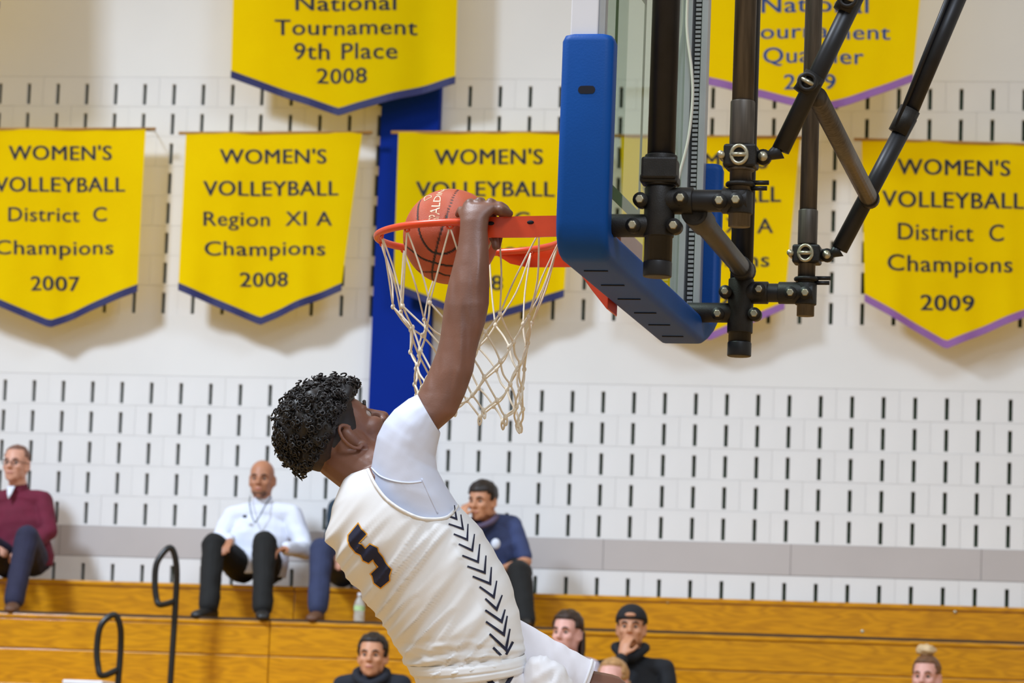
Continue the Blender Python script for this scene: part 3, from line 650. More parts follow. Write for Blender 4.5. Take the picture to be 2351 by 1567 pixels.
for s_ in seams_px:
    P = smooth_path([onball(*q) for q in s_], 14); P = [BC+(p-BC).normalized()*BR for p in P]; sp += P; sp += [BC-(p-BC) for p in P]
from mathutils.kdtree import KDTree
kd = KDTree(len(sp))
for i, p in enumerate(sp): kd.insert(p, i)
kd.balance()
g = G().ell(BC, (X*BR, Y*BR, Z*BR), 220, 130)
sm = []
for i, v in enumerate(g.v):
    d = kd.find(v)[2]; k = max(0, 1-(d/0.0036)**2) if d < 0.0036 else 0; sm.append(min(1, k*2.2)); g.v[i] = v-(v-BC).normalized()*0.0018*k
ball = thing('basketball', 'orange leather basketball going through the red rim', 'ball', BC-Z*BR)
me = mesh('ball_body', g.v, g.f); a_ = me.attributes.new('seam', 'FLOAT', 'POINT'); a_.data.foreach_set('value', sm); fix_normals(me)
link('ball_skin', me, M['ball'], ball)
M['ball_print'] = mat('ball_print', srgb(238, 214, 176), 0.5)
tv, tf = text_mesh('SPALDING', 0.0, 1.0)
base = cpx([(705, 560), (712, 480), (720, 330), (735, 200), (775, 120), (860, 85)])
up = cpx([(540, 560), (548, 480), (590, 330), (640, 200), (720, 110), (800, 76)])
xs = [p.x for p in tv]; mn, mx_ = min(xs), max(xs)
def lerp2(l, t):
    t = max(0, min(0.9999, t))*(len(l)-1); i = int(t); q = t-i; return (l[i][0]+(l[i+1][0]-l[i][0])*q, l[i][1]+(l[i+1][1]-l[i][1])*q)
out = []
for p in tv:
    t = (p.x-mn)/(mx_-mn); a = lerp2(base, t); b = lerp2(up, t); h_ = p.y/0.72; q = (a[0]+(b[0]-a[0])*h_, a[1]+(b[1]-a[1])*h_)
    P = onball(*q); out.append(BC+(P-BC).normalized()*(BR+0.0006))
link('lettering', mesh('lettering', out, tf, False), M['ball_print'], ball)
g = G()
ring_px = cpx([(480, 240), (500, 205), (545, 190), (590, 195), (590, 220), (550, 235), (520, 255), (490, 270)])
g.tube([BC+(onball(*q)-BC).normalized()*(BR+0.0004) for q in ring_px], 0.0012, 6, closed=True); g.obj('emblem', M['ball_print'], ball)

# ------------------------------------------------------------------ figures: shared builders
def frame(fwd, up):
    F = Vector(fwd).normalized(); U = Vector(up); U = (U-F*U.dot(F)).normalized(); R = F.cross(U); return F, U, R
def head_parts(g, c, fr_, s=1.0, ear=1.0, slim=1.0, eo=0.0):
    F, U, R = fr_; P = lambda f, r, u: Vector(c)+(F*f+R*r*slim+U*u)*s
    def E_(f, r, u, a, b, d): g.ell(P(f, r, u), (F*a*s, R*b*s*slim, U*d*s), 24, 16)
    E_(-0.012, 0, 0.048, 0.098, 0.077, 0.084); E_(0.038, 0, 0.02, 0.055, 0.066, 0.075); E_(0.042, 0, -0.035, 0.05, 0.058, 0.072)
    E_(0.052, 0, -0.078, 0.042, 0.046, 0.032); E_(0.074, 0, -0.092, 0.02, 0.024, 0.019)
    for q in (-1, 1):
        E_(0.055, 0.042*q, -0.018, 0.032, 0.022, 0.024); E_(0.0, 0.050*q, -0.058, 0.042, 0.016, 0.034); E_(-0.012, 0.054*q, -0.02, 0.04, 0.020, 0.045)
        g.capsule(P(0.084, 0.012*q, 0.026), P(0.071, 0.048*q, 0.026), 0.0105*s, 0.009*s, 8)
        E_(0.101, 0.0125*q, -0.023, 0.010, 0.0085, 0.008)
        # ear
        er = []
        for k in range(9):
            t = math.radians(-110+k*32); er.append(P(-0.014-0.017*math.cos(t)*ear, (0.077+eo+0.012*(0.6+0.4*math.cos(t)))*q, -0.002+0.030*ear*math.sin(t)))
        for a, b in zip(er[:-1], er[1:]): g.capsule(a, b, 0.0048*s, 0.0048*s, 8)
        E_(-0.010, (0.075+eo*0.5)*q, -0.004, 0.014*ear, 0.009+eo*0.6, 0.025*ear); E_(0.0, (0.078+eo*0.7)*q, -0.004-0.026*ear, 0.009, 0.0065, 0.011)
    g.capsule(P(0.088, 0, 0.02), P(0.113, 0, -0.018), 0.0085*s, 0.0125*s, 10)
    g.capsule(P(0.092, -0.017, -0.052), P(0.092, 0.017, -0.052), 0.0075*s, 0.0075*s, 8); g.capsule(P(0.096, -0.008, -0.0515), P(0.096, 0.008, -0.0515), 0.007*s, 0.007*s, 8)
    g.capsule(P(0.090, -0.016, -0.064), P(0.090, 0.016, -0.064), 0.008*s, 0.008*s, 8); g.capsule(P(0.094, -0.007, -0.065), P(0.094, 0.007, -0.065), 0.007*s, 0.007*s, 8)
    return P
def eye_sockets(me, c, fr_, s=1.0, depth=0.009):
    F, U, R = fr_
    for q in (-1, 1):
        e = Vector(c)+(F*0.086+R*0.031*q+U*0.010)*s
        for v in me.vertices:
            d = (v.co-e); rr = math.sqrt((d.dot(R)/0.019)**2+(d.dot(U)/0.0115)**2)/s
            if rr < 1.4 and abs(d.dot(F)) < 0.03*s: v.co -= F*depth*s*max(0, 1-(rr/1.4)**2)
M['eye_white'] = mat('eye_white', srgb(176, 160, 150), 0.4, var=0.03); M['iris'] = mat('dark_iris', srgb(38, 24, 18), 0.2, var=0.2)
M['lips'] = mat('lips', srgb(176, 104, 96), 0.5)
def face_extras(root, P, fr_, s, brow_mat, lip_mat=None, glasses=False, body=None):
    F, U, R = fr_; body = body or root
    g = G(); gi = G()
    for q in (-1, 1):
        e = P(0.0712, 0.031*q, 0.010); g.ball(e, 0.0115*s, 14, 10); gi.ell(e+F*0.0098*s, (R*0.0072*s, U*0.0068*s, F*0.003*s), 10, 6)
    g.obj('eyes', M['eye_white'], root); gi.obj('irises', M['iris'], root)
    g = G()
    for q in (-1, 1): g.tube(smooth_path([P(0.0915, 0.013*q, 0.028), P(0.091, 0.03*q, 0.036), P(0.078, 0.05*q, 0.030)], 4), [0.0035*s]*4+[0.0045*s]*3+[0.003*s]*2, 6)
    g.obj('eyebrows', brow_mat, root)
    if lip_mat:
        g = G(); g.tube(smooth_path([P(0.0925, -0.022, -0.058), P(0.1005, 0, -0.0555), P(0.0925, 0.022, -0.058)], 4), [0.002*s]+[0.0045*s]*7+[0.002*s], 6); g.obj('mouth', lip_mat, root)
    if glasses:
        g = G()
        for q in (-1, 1):
            g.tube([P(0.102, 0.032*q+0.022*math.cos(t), 0.008+0.015*math.sin(t)) for t in [2*math.pi*k/20 for k in range(20)]], 0.0018*s, 6, closed=True)
            g.tube([P(0.101, 0.054*q, 0.012), P(0.03, 0.082*q, 0.012), P(-0.01, 0.084*q, 0.012)], 0.0018*s, 6)
        g.tube([P(0.103, -0.01, 0.012), P(0.106, 0, 0.014), P(0.103, 0.01, 0.012)], 0.0018*s, 6); g.obj('glasses', M['black_steel'], root)
def hair_cap(P, c, fr_, s, line, thick=0.012, lump=0.004, name='hair', seed=0, back=0.0):
    """cap over the skull, sunk inside the head below the hairline function line(f, r)->u"""
    F, U, R = fr_; vs = []; n, m = 48, 32; g = G(); rings = []
    for i in range(m+1):
        th = math.pi*min(max(i/m, 0.006), 0.994); ring = []
        for j in range(n):
            ph = 2*math.pi*j/n; f = math.sin(th)*math.cos(ph); r = math.sin(th)*math.sin(ph); u = math.cos(th)
            a = 0.098+thick+(back if f < 0 else 0); q = Vector((f*a-0.012, r*(0.077+thick), u*(0.084+thick)+0.048))
            if q.z < line(q.x, abs(q.y)): k = 0.80
            else: k = 1+lump/0.09*noise.noise(Vector((q.x*45+seed, q.y*45, q.z*45)))
            ring.append(P(-0.012+(q.x+0.012)*k, q.y*k, 0.048+(q.z-0.048)*k))
        rings.append(ring)
    return g.rings(rings)
def hand(g, wrist, knuck, side, s=1.0, curl=0.6, thumb=True, normal=None):
    """palm and five fingers from the wrist toward the knuckles; normal = direction the fingers curl to"""
    w = Vector(wrist); d = (Vector(knuck)-w).normalized(); nrm = Vector(normal) if normal is not None else Vector((0, 0, -1)); nrm = (nrm-d*nrm.dot(d)).normalized(); lat = d.cross(nrm)*side
    pl_ = 0.088*s
    g.loft([(w, lat*0.026*s, nrm*0.019*s), (w+d*pl_*0.4, lat*0.036*s, nrm*0.016*s), (w+d*pl_*0.9, lat*0.040*s, nrm*0.014*s), (w+d*pl_*1.02, lat*0.037*s, nrm*0.010*s)], 16)
    for i, L3 in enumerate(((0.042, 0.026, 0.022), (0.047, 0.030, 0.024), (0.043, 0.028, 0.022), (0.034, 0.021, 0.020))):
        p = w+d*pl_*0.96+lat*(0.029-0.0193*i)*s; ang = 0
        for k, l in enumerate(L3):
            ang += curl*(0.6, 1.0, 0.8)[k]; dd = d*math.cos(ang)+nrm*math.sin(ang); q = p+dd*l*s; g.capsule(p, q, (0.0095-0.0008*k)*s, (0.0089-0.0008*k)*s, 8); p = q
    if thumb:
        p = w+d*pl_*0.3+lat*0.030*s; q = p+(d*0.6+lat*0.75+nrm*0.3).normalized()*0.042*s; r_ = q+(d*0.9+lat*0.1+nrm*0.5).normalized()*0.034*s; g.capsule(p, q, 0.013*s, 0.0105*s, 8); g.capsule(q, r_, 0.0105*s, 0.009*s, 8)

# ------------------------------------------------------------------ the dunking player
YP = 8.34
def PL(px, py, d=0.0): return at(px, py, YP+d)
KPX = (PL(1000, 1100)-CAM).length/FPX           # metres per pixel at the player
def sec_lr(L, R_, dc, dr, lean=0.0):
    a = PL(L[0], L[1], dc); b = PL(R_[0], R_[1], dc); return ((a+b)/2, (b-a)/2, CF*dr)
player = thing('person', 'player in white number 5 jersey hanging one handed from the rim', 'person', PL(1050, 2140, 0.05))
torso_lr = [((800, 1088), (900, 1052), 0.02, 0.075), ((786, 1106), (985, 1060), 0.00, 0.115), ((770, 1149), (1040, 1146), 0.0, 0.145), ((754, 1232), (1100, 1210), 0.0, 0.155), ((778, 1287), (1130, 1256), 0.0, 0.155), ((818, 1346), (1160, 1308), 0.0, 0.15),
            ((864, 1406), (1182, 1372), 0.0, 0.145), ((900, 1455), (1195, 1430), 0.0, 0.145), ((924, 1508), (1203, 1490), 0.0, 0.14), ((945, 1545), (1207, 1535), 0.0, 0.14)]
HC = PL(796, 1010, 0.02); 
yw = math.radians(24); tl = math.radians(43)
Fh = (CR*math.cos(tl)+CU*math.sin(tl))*math.cos(yw)+CF*math.sin(yw); Uh = -CR*math.sin(tl)+CU*math.cos(tl)
FRP = frame(Fh, Uh)
HC = PL(801, 1003, -0.0)-FRP[2]*0.080+FRP[0]*0.012
g = G(); HS = 1.10
PH = head_parts(g, HC, FRP, HS, ear=1.12, eo=0.006)
# neck and torso under the clothes
g.capsule(PH(-0.035, 0, -0.01), PL(842, 1092, 0.03), 0.058, 0.064); g.capsule(PH(0.0, 0, -0.03), PL(862, 1085, 0.03), 0.052, 0.06)
g.loft([(c, A*k_, B*k_) for k_, (c, A, B) in zip([0.74, 0.74, 0.78, 0.84]+[0.88]*6, [sec_lr(*q) for q in torso_lr])], 28)
# right arm up to the rim
arm_lr = [((905, 965), (990, 1035), -0.06, 0.056), ((930, 938), (1000, 992), -0.065, 0.053), ((945, 925), (1046, 952), -0.06, 0.050), ((964, 897), (1068, 905), -0.055, 0.047), ((985, 850), (1087, 852), -0.05, 0.046), ((1002, 808), (1094, 808), -0.045, 0.043), ((1010, 776), (1103, 775), -0.04, 0.042),
          ((1014, 745), (1114, 742), -0.035, 0.044), ((1019, 700), (1123, 697), -0.03, 0.046), ((1029, 650), (1124, 648), -0.022, 0.044), ((1042, 600), (1123, 600), -0.015, 0.037), ((1051, 562), (1122, 562), -0.008, 0.030), ((1055, 530), (1120, 530), -0.002, 0.026)]
hand_lr = [((1056, 506), (1123, 500), 0.004, 0.025), ((1058, 486), (1138, 484), 0.012, 0.025), ((1062, 468), (1154, 470), 0.022, 0.024), ((1070, 458), (1162, 468), 0.034, 0.018)]
g.loft([sec_lr(*q) for q in arm_lr+hand_lr], 26)
# fist over the rim: wrist, back of hand and knuckles
fing = [((1078, 466), (1082, 464), (1080, 500), (1084, 530)), ((1100, 462), (1106, 462), (1104, 500), (1106, 535)), ((1126, 464), (1132, 466), (1132, 505), (1130, 548)), ((1148, 472), (1156, 478), (1152, 520), (1142, 566))]
for i, (k0, k1, k2, k3) in enumerate(fing):
    a, b, c_, d_ = PL(*k0, 0.020), PL(*k1, 0.062), PL(*k2, 0.092), PL(*k3, 0.076)
    g.capsule(a, b, 0.0118, 0.0108, 10); g.capsule(b, c_, 0.0108, 0.0098, 10); g.capsule(c_, d_, 0.0098, 0.0088, 10)
g.capsule(PL(1150, 482, 0.012), PL(1170, 490, 0.03), 0.014, 0.010, 10)           # outer edge of the hand by the plate
g.capsule(PL(1068, 500, 0.01), PL(1058, 482, 0.04), 0.013, 0.0105, 10); g.capsule(PL(1058, 482, 0.04), PL(1052, 492, 0.072), 0.0105, 0.009, 10)   # thumb round the tube
g.ell(PL(1146, 479, 0.03), (CR*0.027-CU*0.008, CF*0.022, CU*0.017+CR*0.006), 16, 10)
g.capsule(PL(1132, 520, 0.055), PL(1138, 566, 0.05), 0.0115, 0.010, 10)
# left arm hanging on the far side
sl, el, wl = PL(850, 1150, 0.20), PL(985, 1375, 0.26), PL(1095, 1440, 0.20)
g.capsule(PL(880, 1120, 0.10), sl, 0.07, 0.06); g.capsule(sl, el, 0.052, 0.042); g.capsule(el, wl, 0.042, 0.028); hand(g, wl, wl+(wl-el), 1, 1.0, 0.5)
# legs: one hanging, one knee raised
hpR, hpL = PL(1065, 1600, -0.02), PL(1120, 1575, 0.06)
kR, aR = PL(1130, 1930, -0.06), PL(1010, 2260, 0.02); kL, aL = PL(1395, 1600, 0.16), PL(1330, 1960, 0.22)
g.capsule(PL(1075, 1500), PL(1085, 1580), 0.105, 0.105)
for a, b, c_ in ((hpR, kR, aR), (hpL, kL, aL)):
    g.capsule(a, b, 0.085, 0.058); g.capsule(b, c_, 0.056, 0.036); g.capsule(c_, c_+CR*0.15-CU*0.07, 0.036, 0.028)
me = g.fused(0.0036, 5); eye_sockets(me, HC, FRP, HS, 0.010)
# muscle relief on the arm
for v in me.vertices:
    px, py = proj(v.co)
    if 560 < py < 930 and px > 955 and (v.co-PL(1060, 750, -0.04)).length < 0.32:
        w_ = min(1, (py-560)/50, (930-py)/40)
        v.co -= CF*0.0042*w_*(noise.noise(Vector((px/26, py/95, 1.0)))+0.5*noise.noise(Vector((px/14, py/50, 5.0))))
body = link('body', me, M['skin_player'], player)
face_extras(player, PH, FRP, HS, M['hair_black'])
# curly hair: lumpy cap and many small curls
def hl_player(f, r): return 0.062 if f > 0.045 else (0.062-(0.045-f)*0.45 if f > -0.02 else 0.033-(-0.02-f)*0.32)
g = hair_cap(PH, HC, FRP, HS, hl_player, 0.022, 0.02, seed=3, back=-0.014)
me = mesh('hair', g.v, g.f); fix_normals(me); hair = link('hair', me, M['hair_black'], player)
g = G(); rr = random.Random(11); cnt = 0
while cnt < 1700:
    th = math.acos(rr.uniform(-0.75, 1)); ph = rr.uniform(0, 2*math.pi); f = math.sin(th)*math.cos(ph); r = math.sin(th)*math.sin(ph); u = math.cos(th)
    q = Vector((f*(0.124 if f > 0 else 0.108)-0.014, r*0.099, u*0.108+0.048))
    if q.z < hl_player(q.x, abs(q.y))+0.004: continue
    n = Vector((f, r, u)); k = (rr.uniform(0.9, 1.06) if rr.random() < 0.85 else rr.uniform(1.04, 1.13))+0.06*noise.noise(q*40)
    q = Vector((-0.012+(q.x+0.012)*k, q.y*k, 0.048+(q.z-0.048)*k)); a = n.orthogonal().normalized(); b = n.cross(a); R0 = rr.uniform(0.004, 0.0078); p0 = rr.uniform(0, 6.28); turns = rr.uniform(0.9, 1.7); hgt = rr.uniform(0.004, 0.013); tilt = Vector((rr.uniform(-1, 1), rr.uniform(-1, 1), rr.uniform(-1, 1)))*0.6
    n2 = (n+tilt).normalized(); a = n2.orthogonal().normalized(); b = n2.cross(a); pts = []
    for i in range(9):
        t = i/8; w_ = p0+turns*6.283*t; l = q+(a*math.cos(w_)+b*math.sin(w_))*R0*(1-0.25*t)+n2*hgt*(t-0.35); pts.append(PH(l.x, l.y, l.z))
    g.tube(pts, [0.0021]*7+[0.0016, 0.0009], 5); cnt += 1
co = g.obj('curls', M['hair_black'], hair, recalc=False); co['kind'] = 'stuff'
g = hair_cap(PH, HC, FRP, HS, lambda f, r: 0.052 if f > 0.035 else (0.050-(0.035-f)*0.3 if f > -0.03 else 0.03-(-0.03-f)*1.2), 0.0035, 0.003, seed=9)
M['hair_fade'] = mat('cropped_fade', srgb(54, 38, 32), 0.7, var=0.35, scale=90); me = mesh('hair', g.v, g.f); fix_normals(me); link('faded_sides', me, M['hair_fade'], hair)

# clothes -------------------------------------------------------------
def fold(px, py):
    q = px*0.78+py*0.62; w_ = -px*0.62+py*0.78
    a = noise.noise(Vector((q/34, w_/260, 0.3))); b = noise.noise(Vector((q/15, w_/150, 4.1)))
    return (1-abs(a)*2.4)*0.0085+b*0.0030
# tight undershirt with short sleeve
us = [((959, 905), (1011, 994), -0.068, 0.061), ((938, 915), (1010, 1000), -0.068, 0.064), ((905, 940), (1004, 1024), -0.066, 0.071), ((882, 968), (1000, 1048), -0.06, 0.079), ((866, 1000), (1004, 1078), -0.05, 0.088), ((858, 1040), (1022, 1112), -0.035, 0.105), ((850, 1085), (1046, 1150), -0.015, 0.128), ((830, 1130), (1078, 1196), 0.0, 0.138), ((812, 1180), (1100, 1235), 0.0, 0.138)]
secs = [sec_lr(*q) for q in us]; dense = []
for i in range(len(secs)-1):
    for k in range(6):
        t = k/6; dense.append(tuple(secs[i][j].lerp(secs[i+1][j], t) for j in range(3)))
dense.append(secs[-1])
g = G(); inner = (dense[0][0]+(dense[1][0]-dense[0][0])*2, dense[0][1]*0.94, dense[0][2]*0.94); lip = (dense[0][0]+(dense[0][0]-dense[1][0])*0.1, dense[0][1]*0.985, dense[0][2]*0.985)
g.loft([inner, lip]+dense, 72, caps=False)
for i, v in enumerate(g.v):
    px, py = proj(v); w_ = 0.0012*noise.noise(Vector((px/12+py/18, (px-py)/60, 2)))+0.0016*noise.noise(Vector((px/30, py/24, 7)))
    if 905 < py < 960: w_ += 0.0012*math.sin((px*0.6+py*0.8)/4.2)*(1-(py-905)/55)
    g.v[i] = v-CF*w_
un = g.obj('undershirt', M['undershirt'], player)
# seams of the undershirt
UB = BVHTree.FromPolygons([v.co for v in un.data.vertices], [tuple(p.vertices) for p in un.data.polygons])
def stick(tree, px, py, off):
    d = ray(px, py).normalized(); h_ = tree.ray_cast(CAM, d)
    return (h_[0]-d*off) if h_[0] is not None else None
for sm_ in ([(850, 1070), (872, 1092), (905, 1104), (940, 1108), (968, 1105)], [(968, 1098), (985, 1135), (1005, 1178)]):
    pts = [stick(UB, x, y, 0.0003) for x, y in [(p.x, p.y) for p in smooth_path([Vector((a, b, 0)) for a, b in sm_], 6)]]; pts = [p for p in pts if p is not None]
    if len(pts) > 3: G().tube(pts, 0.0022, 6).obj('seam', M['undershirt'], un)
# jersey
secs = [sec_lr(*q) for q in torso_lr]; dense = []
for i in range(len(secs)-1):
    p0, p1, p2, p3 = secs[max(i-1, 0)], secs[i], secs[i+1], secs[min(i+2, len(secs)-1)]
    for k in range(16):
        t = k/16; cr3 = lambda a, b, c, d: 0.5*((2*b)+(c-a)*t+(2*a-5*b+4*c-d)*t*t+(3*b-a-3*c+d)*t**3)
        dense.append(tuple(cr3(p0[j], p1[j], p2[j], p3[j]) for j in range(3)))
dense.append(secs[-1]); g = G(); NJ = 150
g.loft([(c, A*1.0, B*1.06) for c, A, B in dense], NJ, caps=False, power=2.15)
armhole = [(838, 1040), (846, 1075), (862, 1108), (884, 1138), (908, 1158), (935, 1174), (965, 1186), (995, 1189), (1022, 1186), (1038, 1176), (1052, 1158), (1090, 1130), (1060, 980), (880, 980)]
def inside(poly, x, y):
    r_ = False; j = len(poly)-1
    for i in range(len(poly)):
        xi, yi = poly[i]; xj, yj = poly[j]
        if (yi > y) != (yj > y) and x < (xj-xi)*(y-yi)/(yj-yi)+xi: r_ = not r_
        j = i
    return r_
cen = [d[0] for d in dense]
for i, v in enumerate(g.v):
    c = cen[i//NJ]; px, py = proj(v); out_ = (v-c).normalized(); amp = min(1.0, max(0.15, (py-1100)/140))
    edge = 1.0
    dsp = fold(px, py)*amp*(0.35 if px-(1030+(py-1160)*0.4) > -22 else 1.0)
    if py > 1455:                                      # blousing above the waistband
        t = min(1, (py-1455)/60); dsp += t*0.006*noise.noise(Vector((px/22, py/9, 8.8)))+t*0.004*math.sin(py/5.0+px/40)
    g.v[i] = v+out_*dsp
keep = []
bmj = bmesh.new(); 
for v in g.v: bmj.verts.new(v)
bmj.verts.ensure_lookup_table()
for f in g.f:
    try: bmj.faces.new([bmj.verts[i] for i in f])
    except ValueError: pass
nrm_out = []
for f in list(bmj.faces):
    c = f.calc_center_median(); px, py = proj(c)
    if inside(armhole, px, py): bmj.faces.remove(f)
# snap the cut edge onto the armhole curve
arm_path = smooth_path([Vector((a, b, 0)) for a, b in armhole[1:11]], 10)
for e in bmj.edges:
    if len(e.link_faces) == 1:
        for v in e.verts:
            px, py = proj(v.co); best = min(arm_path, key=lambda q: (q.x-px)**2+(q.y-py)**2); d2 = (best.x-px)**2+(best.y-py)**2
            if d2 < 100 and v.co.y < YP: 
                dd = (v.co-CAM).dot(CF); r_ = ray(best.x, best.y); v.co = CAM+r_*dd
for v in [v for v in bmj.verts if not v.link_faces]: bmj.verts.remove(v)
bmesh.ops.recalc_face_normals(bmj, faces=bmj.faces)
jm = bpy.data.meshes.new('jersey'); bmj.to_mesh(jm); bmj.free(); jm.shade_smooth()
jersey = link('jersey', jm, M['jersey'], player)
sd = jersey.modifiers.new('t', 'SOLIDIFY'); sd.thickness = 0.003; sd.offset = -1
JB = BVHTree.FromPolygons([v.co for v in jm.vertices], [tuple(p.vertices) for p in jm.polygons])
def on_jersey(px, py, off=0.0):
    d = ray(px, py).normalized(); h_ = JB.ray_cast(CAM, d)
    return (h_[0]-d*off) if h_[0] is not None else None
# armhole and neck binding
pts = [on_jersey(p.x-1.5, p.y+2.5, 0.0015) for p in arm_path]; pts = [p for p in pts if p is not None]
if len(pts) > 4: G().tube(pts, 0.0042, 8).obj('armhole_binding', M['jersey'], jersey)
# printed shapes laid on the cloth
def decal(name, poly, m, off, parent, cell=3.0):
    bm = bmesh.new(); vs = [bm.verts.new((x, y, 0)) for x, y in poly]; f = bm.faces.new(vs)
    bmesh.ops.triangulate(bm, faces=[f]); 
    for _ in range(3):
        es = [e for e in bm.edges if e.calc_length() > cell*2]
        if es: bmesh.ops.subdivide_edges(bm, edges=es, cuts=1); bmesh.ops.triangulate(bm, faces=bm.faces[:])
    ok = True
    for v in bm.verts:
        p = on_jersey(v.co.x, v.co.y, off); 
        if p is None: p = PL(v.co.x, v.co.y, -0.1)
        v.co = p
    me = bpy.data.meshes.new(name); bm.to_mesh(me); bm.free(); me.shade_smooth(); return link(name, me, m, parent)
five = [(780+x/8.25, 1180+y/8.25) for x, y in [(345, 180), (400, 280), (500, 375), (340, 550), (410, 575), (480, 660), (570, 570), (710, 640), (725, 715), (810, 815), (860, 920), (970, 1050), (930, 1160), (935, 1255), (770, 1390), (650, 1300), (620, 1170), (590, 1130), (685, 1040), (700, 1090), (740, 1150), (770, 1105), (735, 995), (660, 910), (630, 850), (545, 920), (440, 870), (400, 770), (300, 720), (200, 600), (160, 500), (165, 400)]]
def offset_poly(poly, d):
    out = []; n = len(poly)
    for i in range(n):
        a, b, c = Vector(poly[i-1]), Vector(poly[i]), Vector(poly[(i+1) % n]); e1 = (b-a).normalized(); e2 = (c-b).normalized(); n1 = Vector((e1.y, -e1.x)); n2 = Vector((e2.y, -e2.x)); m_ = n1+n2; k = m_.length
        m_ = m_.normalized() if k > 1e-6 else n1; out.append(tuple(b+m_*d*min(1.5, 1/max(0.4, m_.dot(n1)))))
    return out
nb = decal('back_number_outline', offset_poly(five, 2.9), M['jersey_gold'], 0.0046, jersey)
decal('back_number', five, M['jersey_navy'], 0.0060, jersey)
chev = [[(910, 395), (995, 425), (980, 330)], [(940, 460), (1040, 495), (1025, 395)], [(975, 530), (1070, 570), (1075, 460)], [(1010, 600), (1105, 645), (1120, 530)], [(1035, 680), (1145, 725), (1157, 600)], [(1070, 755), (1192, 800), (1200, 680)], [(1107, 825), (1230, 877), (1238, 760)],
        [(1155, 897), (1255, 970), (1275, 855)], [(1195, 980), (1275, 1055), (1313, 955)], [(1195, 1060), (1310, 1140), (1333, 1055)], [(1200, 1140), (1325, 1230), (1348, 1100)], [(1225, 1225), (1340, 1335), (1367, 1190)]]
def stroke(pts, w0):
    P = [Vector((720+x/3.031, 1050+y/3.031)) for x, y in pts]; a, b, c = P; d1 = (b-a).normalized(); d2 = (c-b).normalized(); n1 = Vector((d1.y, -d1.x)); n2 = Vector((d2.y, -d2.x)); m_ = (n1+n2).normalized(); k = 1/max(0.35, m_.dot(n1))
    return [tuple(q) for q in (a+n1*w0*0.7, b+m_*w0*k, c+n2*w0*0.5, c-n2*w0*0.5, b-m_*w0*k*0.9, a-n1*w0*0.7)]
for i, c in enumerate(chev): decal('side_chevron', stroke(c, 2.3+0.1*i), M['jersey_navy'], 0.0026, jersey, 4.0)
for a, b in (((1250, 1320), (1305, 1375)), ((1340, 1370), (1388, 1280))):
    A = Vector((720+a[0]/3.031, 1050+a[1]/3.031)); B = Vector((720+b[0]/3.031, 1050+b[1]/3.031)); d = (B-A).normalized(); n = Vector((d.y, -d.x))*2.8
    decal('side_chevron', [tuple(q) for q in (A+n, B+n, B-n, A-n)], M['jersey_navy'], 0.0016, jersey, 4.0)
# waistband of the jersey hem and shorts
def band(name, LRs, m, seedv, grow=1.0, n=90, rough=0.003, par=None, caps=False, steps=10):
    secs = [sec_lr(*q) for q in LRs]; dn = []
    for i in range(len(secs)-1):
        for k in range(steps): t = k/steps; dn.append(tuple(secs[i][j].lerp(secs[i+1][j], t) for j in range(3)))
    dn.append(secs[-1]); g = G(); g.loft(dn, n, caps=caps, power=2.15)
    for i, v in enumerate(g.v):
        px, py = proj(v); c = dn[min(i//n, len(dn)-1)][0]; g.v[i] = v+(v-c).normalized()*rough*noise.noise(Vector((px/18, py/40+seedv, v.y*12)))*2
    return g
g = band('hem', [((932, 1524), (1203, 1500), 0, 0.150), ((936, 1533), (1208, 1507), 0, 0.159), ((941, 1546), (1210, 1519), 0, 0.161), ((946, 1550), (1210, 1522), 0, 0.158), ((950, 1553), (1211, 1525), 0, 0.161), ((955, 1566), (1210, 1537), 0, 0.159), ((958, 1570), (1206, 1540), 0, 0.150)], 'jersey', 3, rough=0.0012, steps=4)
g.obj('waist_hem', M['jersey'], jersey)
g = band('shorts', [((952, 1552), (1206, 1534), 0, 0.142), ((960, 1585), (1215, 1560), 0, 0.15), ((985, 1650), (1260, 1640), 0, 0.17), ((1000, 1760), (1230, 1760), -0.05, 0.14), ((1020, 1880), (1225, 1880), -0.06, 0.13)], 'shorts', 5, rough=0.006)
shorts = g.obj('shorts', M['shorts'], player)
# raised leg of the shorts on the far side
g = G(); secs = []
A0, A1 = PL(1120, 1500, 0.10), PL(1338, 1592, 0.15)
for k in range(25):
    t = k/24; c = A0.lerp(A1, t); w_ = 0.112-0.030*t; ax = (A1-A0).normalized(); upv = (CU-ax*CU.dot(ax)).normalized(); secs.append((c, upv*w_*1.0, CF*0.095))
g.loft(secs, 64, caps=False)
for i, v in enumerate(g.v):
    px, py = proj(v); k = (i//64)/24; g.v[i] = v+CU*0.006*k*noise.noise(Vector(((px-py*0.4)/16, py/60, 3)))-CF*0.008*k*noise.noise(Vector(((px+py*0.3)/13, py/70, 3)))
g.obj('shorts_leg', M['sheer'], shorts)
hm = [g.v[-64*2+k] for k in range(64)]; G().tube(hm, 0.0035, 6, closed=True).obj('hem_roll', M['shorts'], shorts)
g = G(); dc = PL(1262, 1590, -0.03); g.ell(dc, (CR*0.062+CU*0.0, CF*0.06, CU*0.088-CR*0.022), 60, 44)
for i, v in enumerate(g.v): px, py = proj(v); g.v[i] = v+(v-dc).normalized()*(0.010*(0.5-abs(noise.noise(Vector((px/30+py/55, py/70-px/90, 6)))))+0.004*noise.noise(Vector((px/12, py/30, 2))))
g.obj('shorts_drape', M['shorts'], shorts)
SB = BVHTree.FromPolygons([v.co for v in shorts.data.vertices], [tuple(p.vertices) for p in shorts.data.polygons])
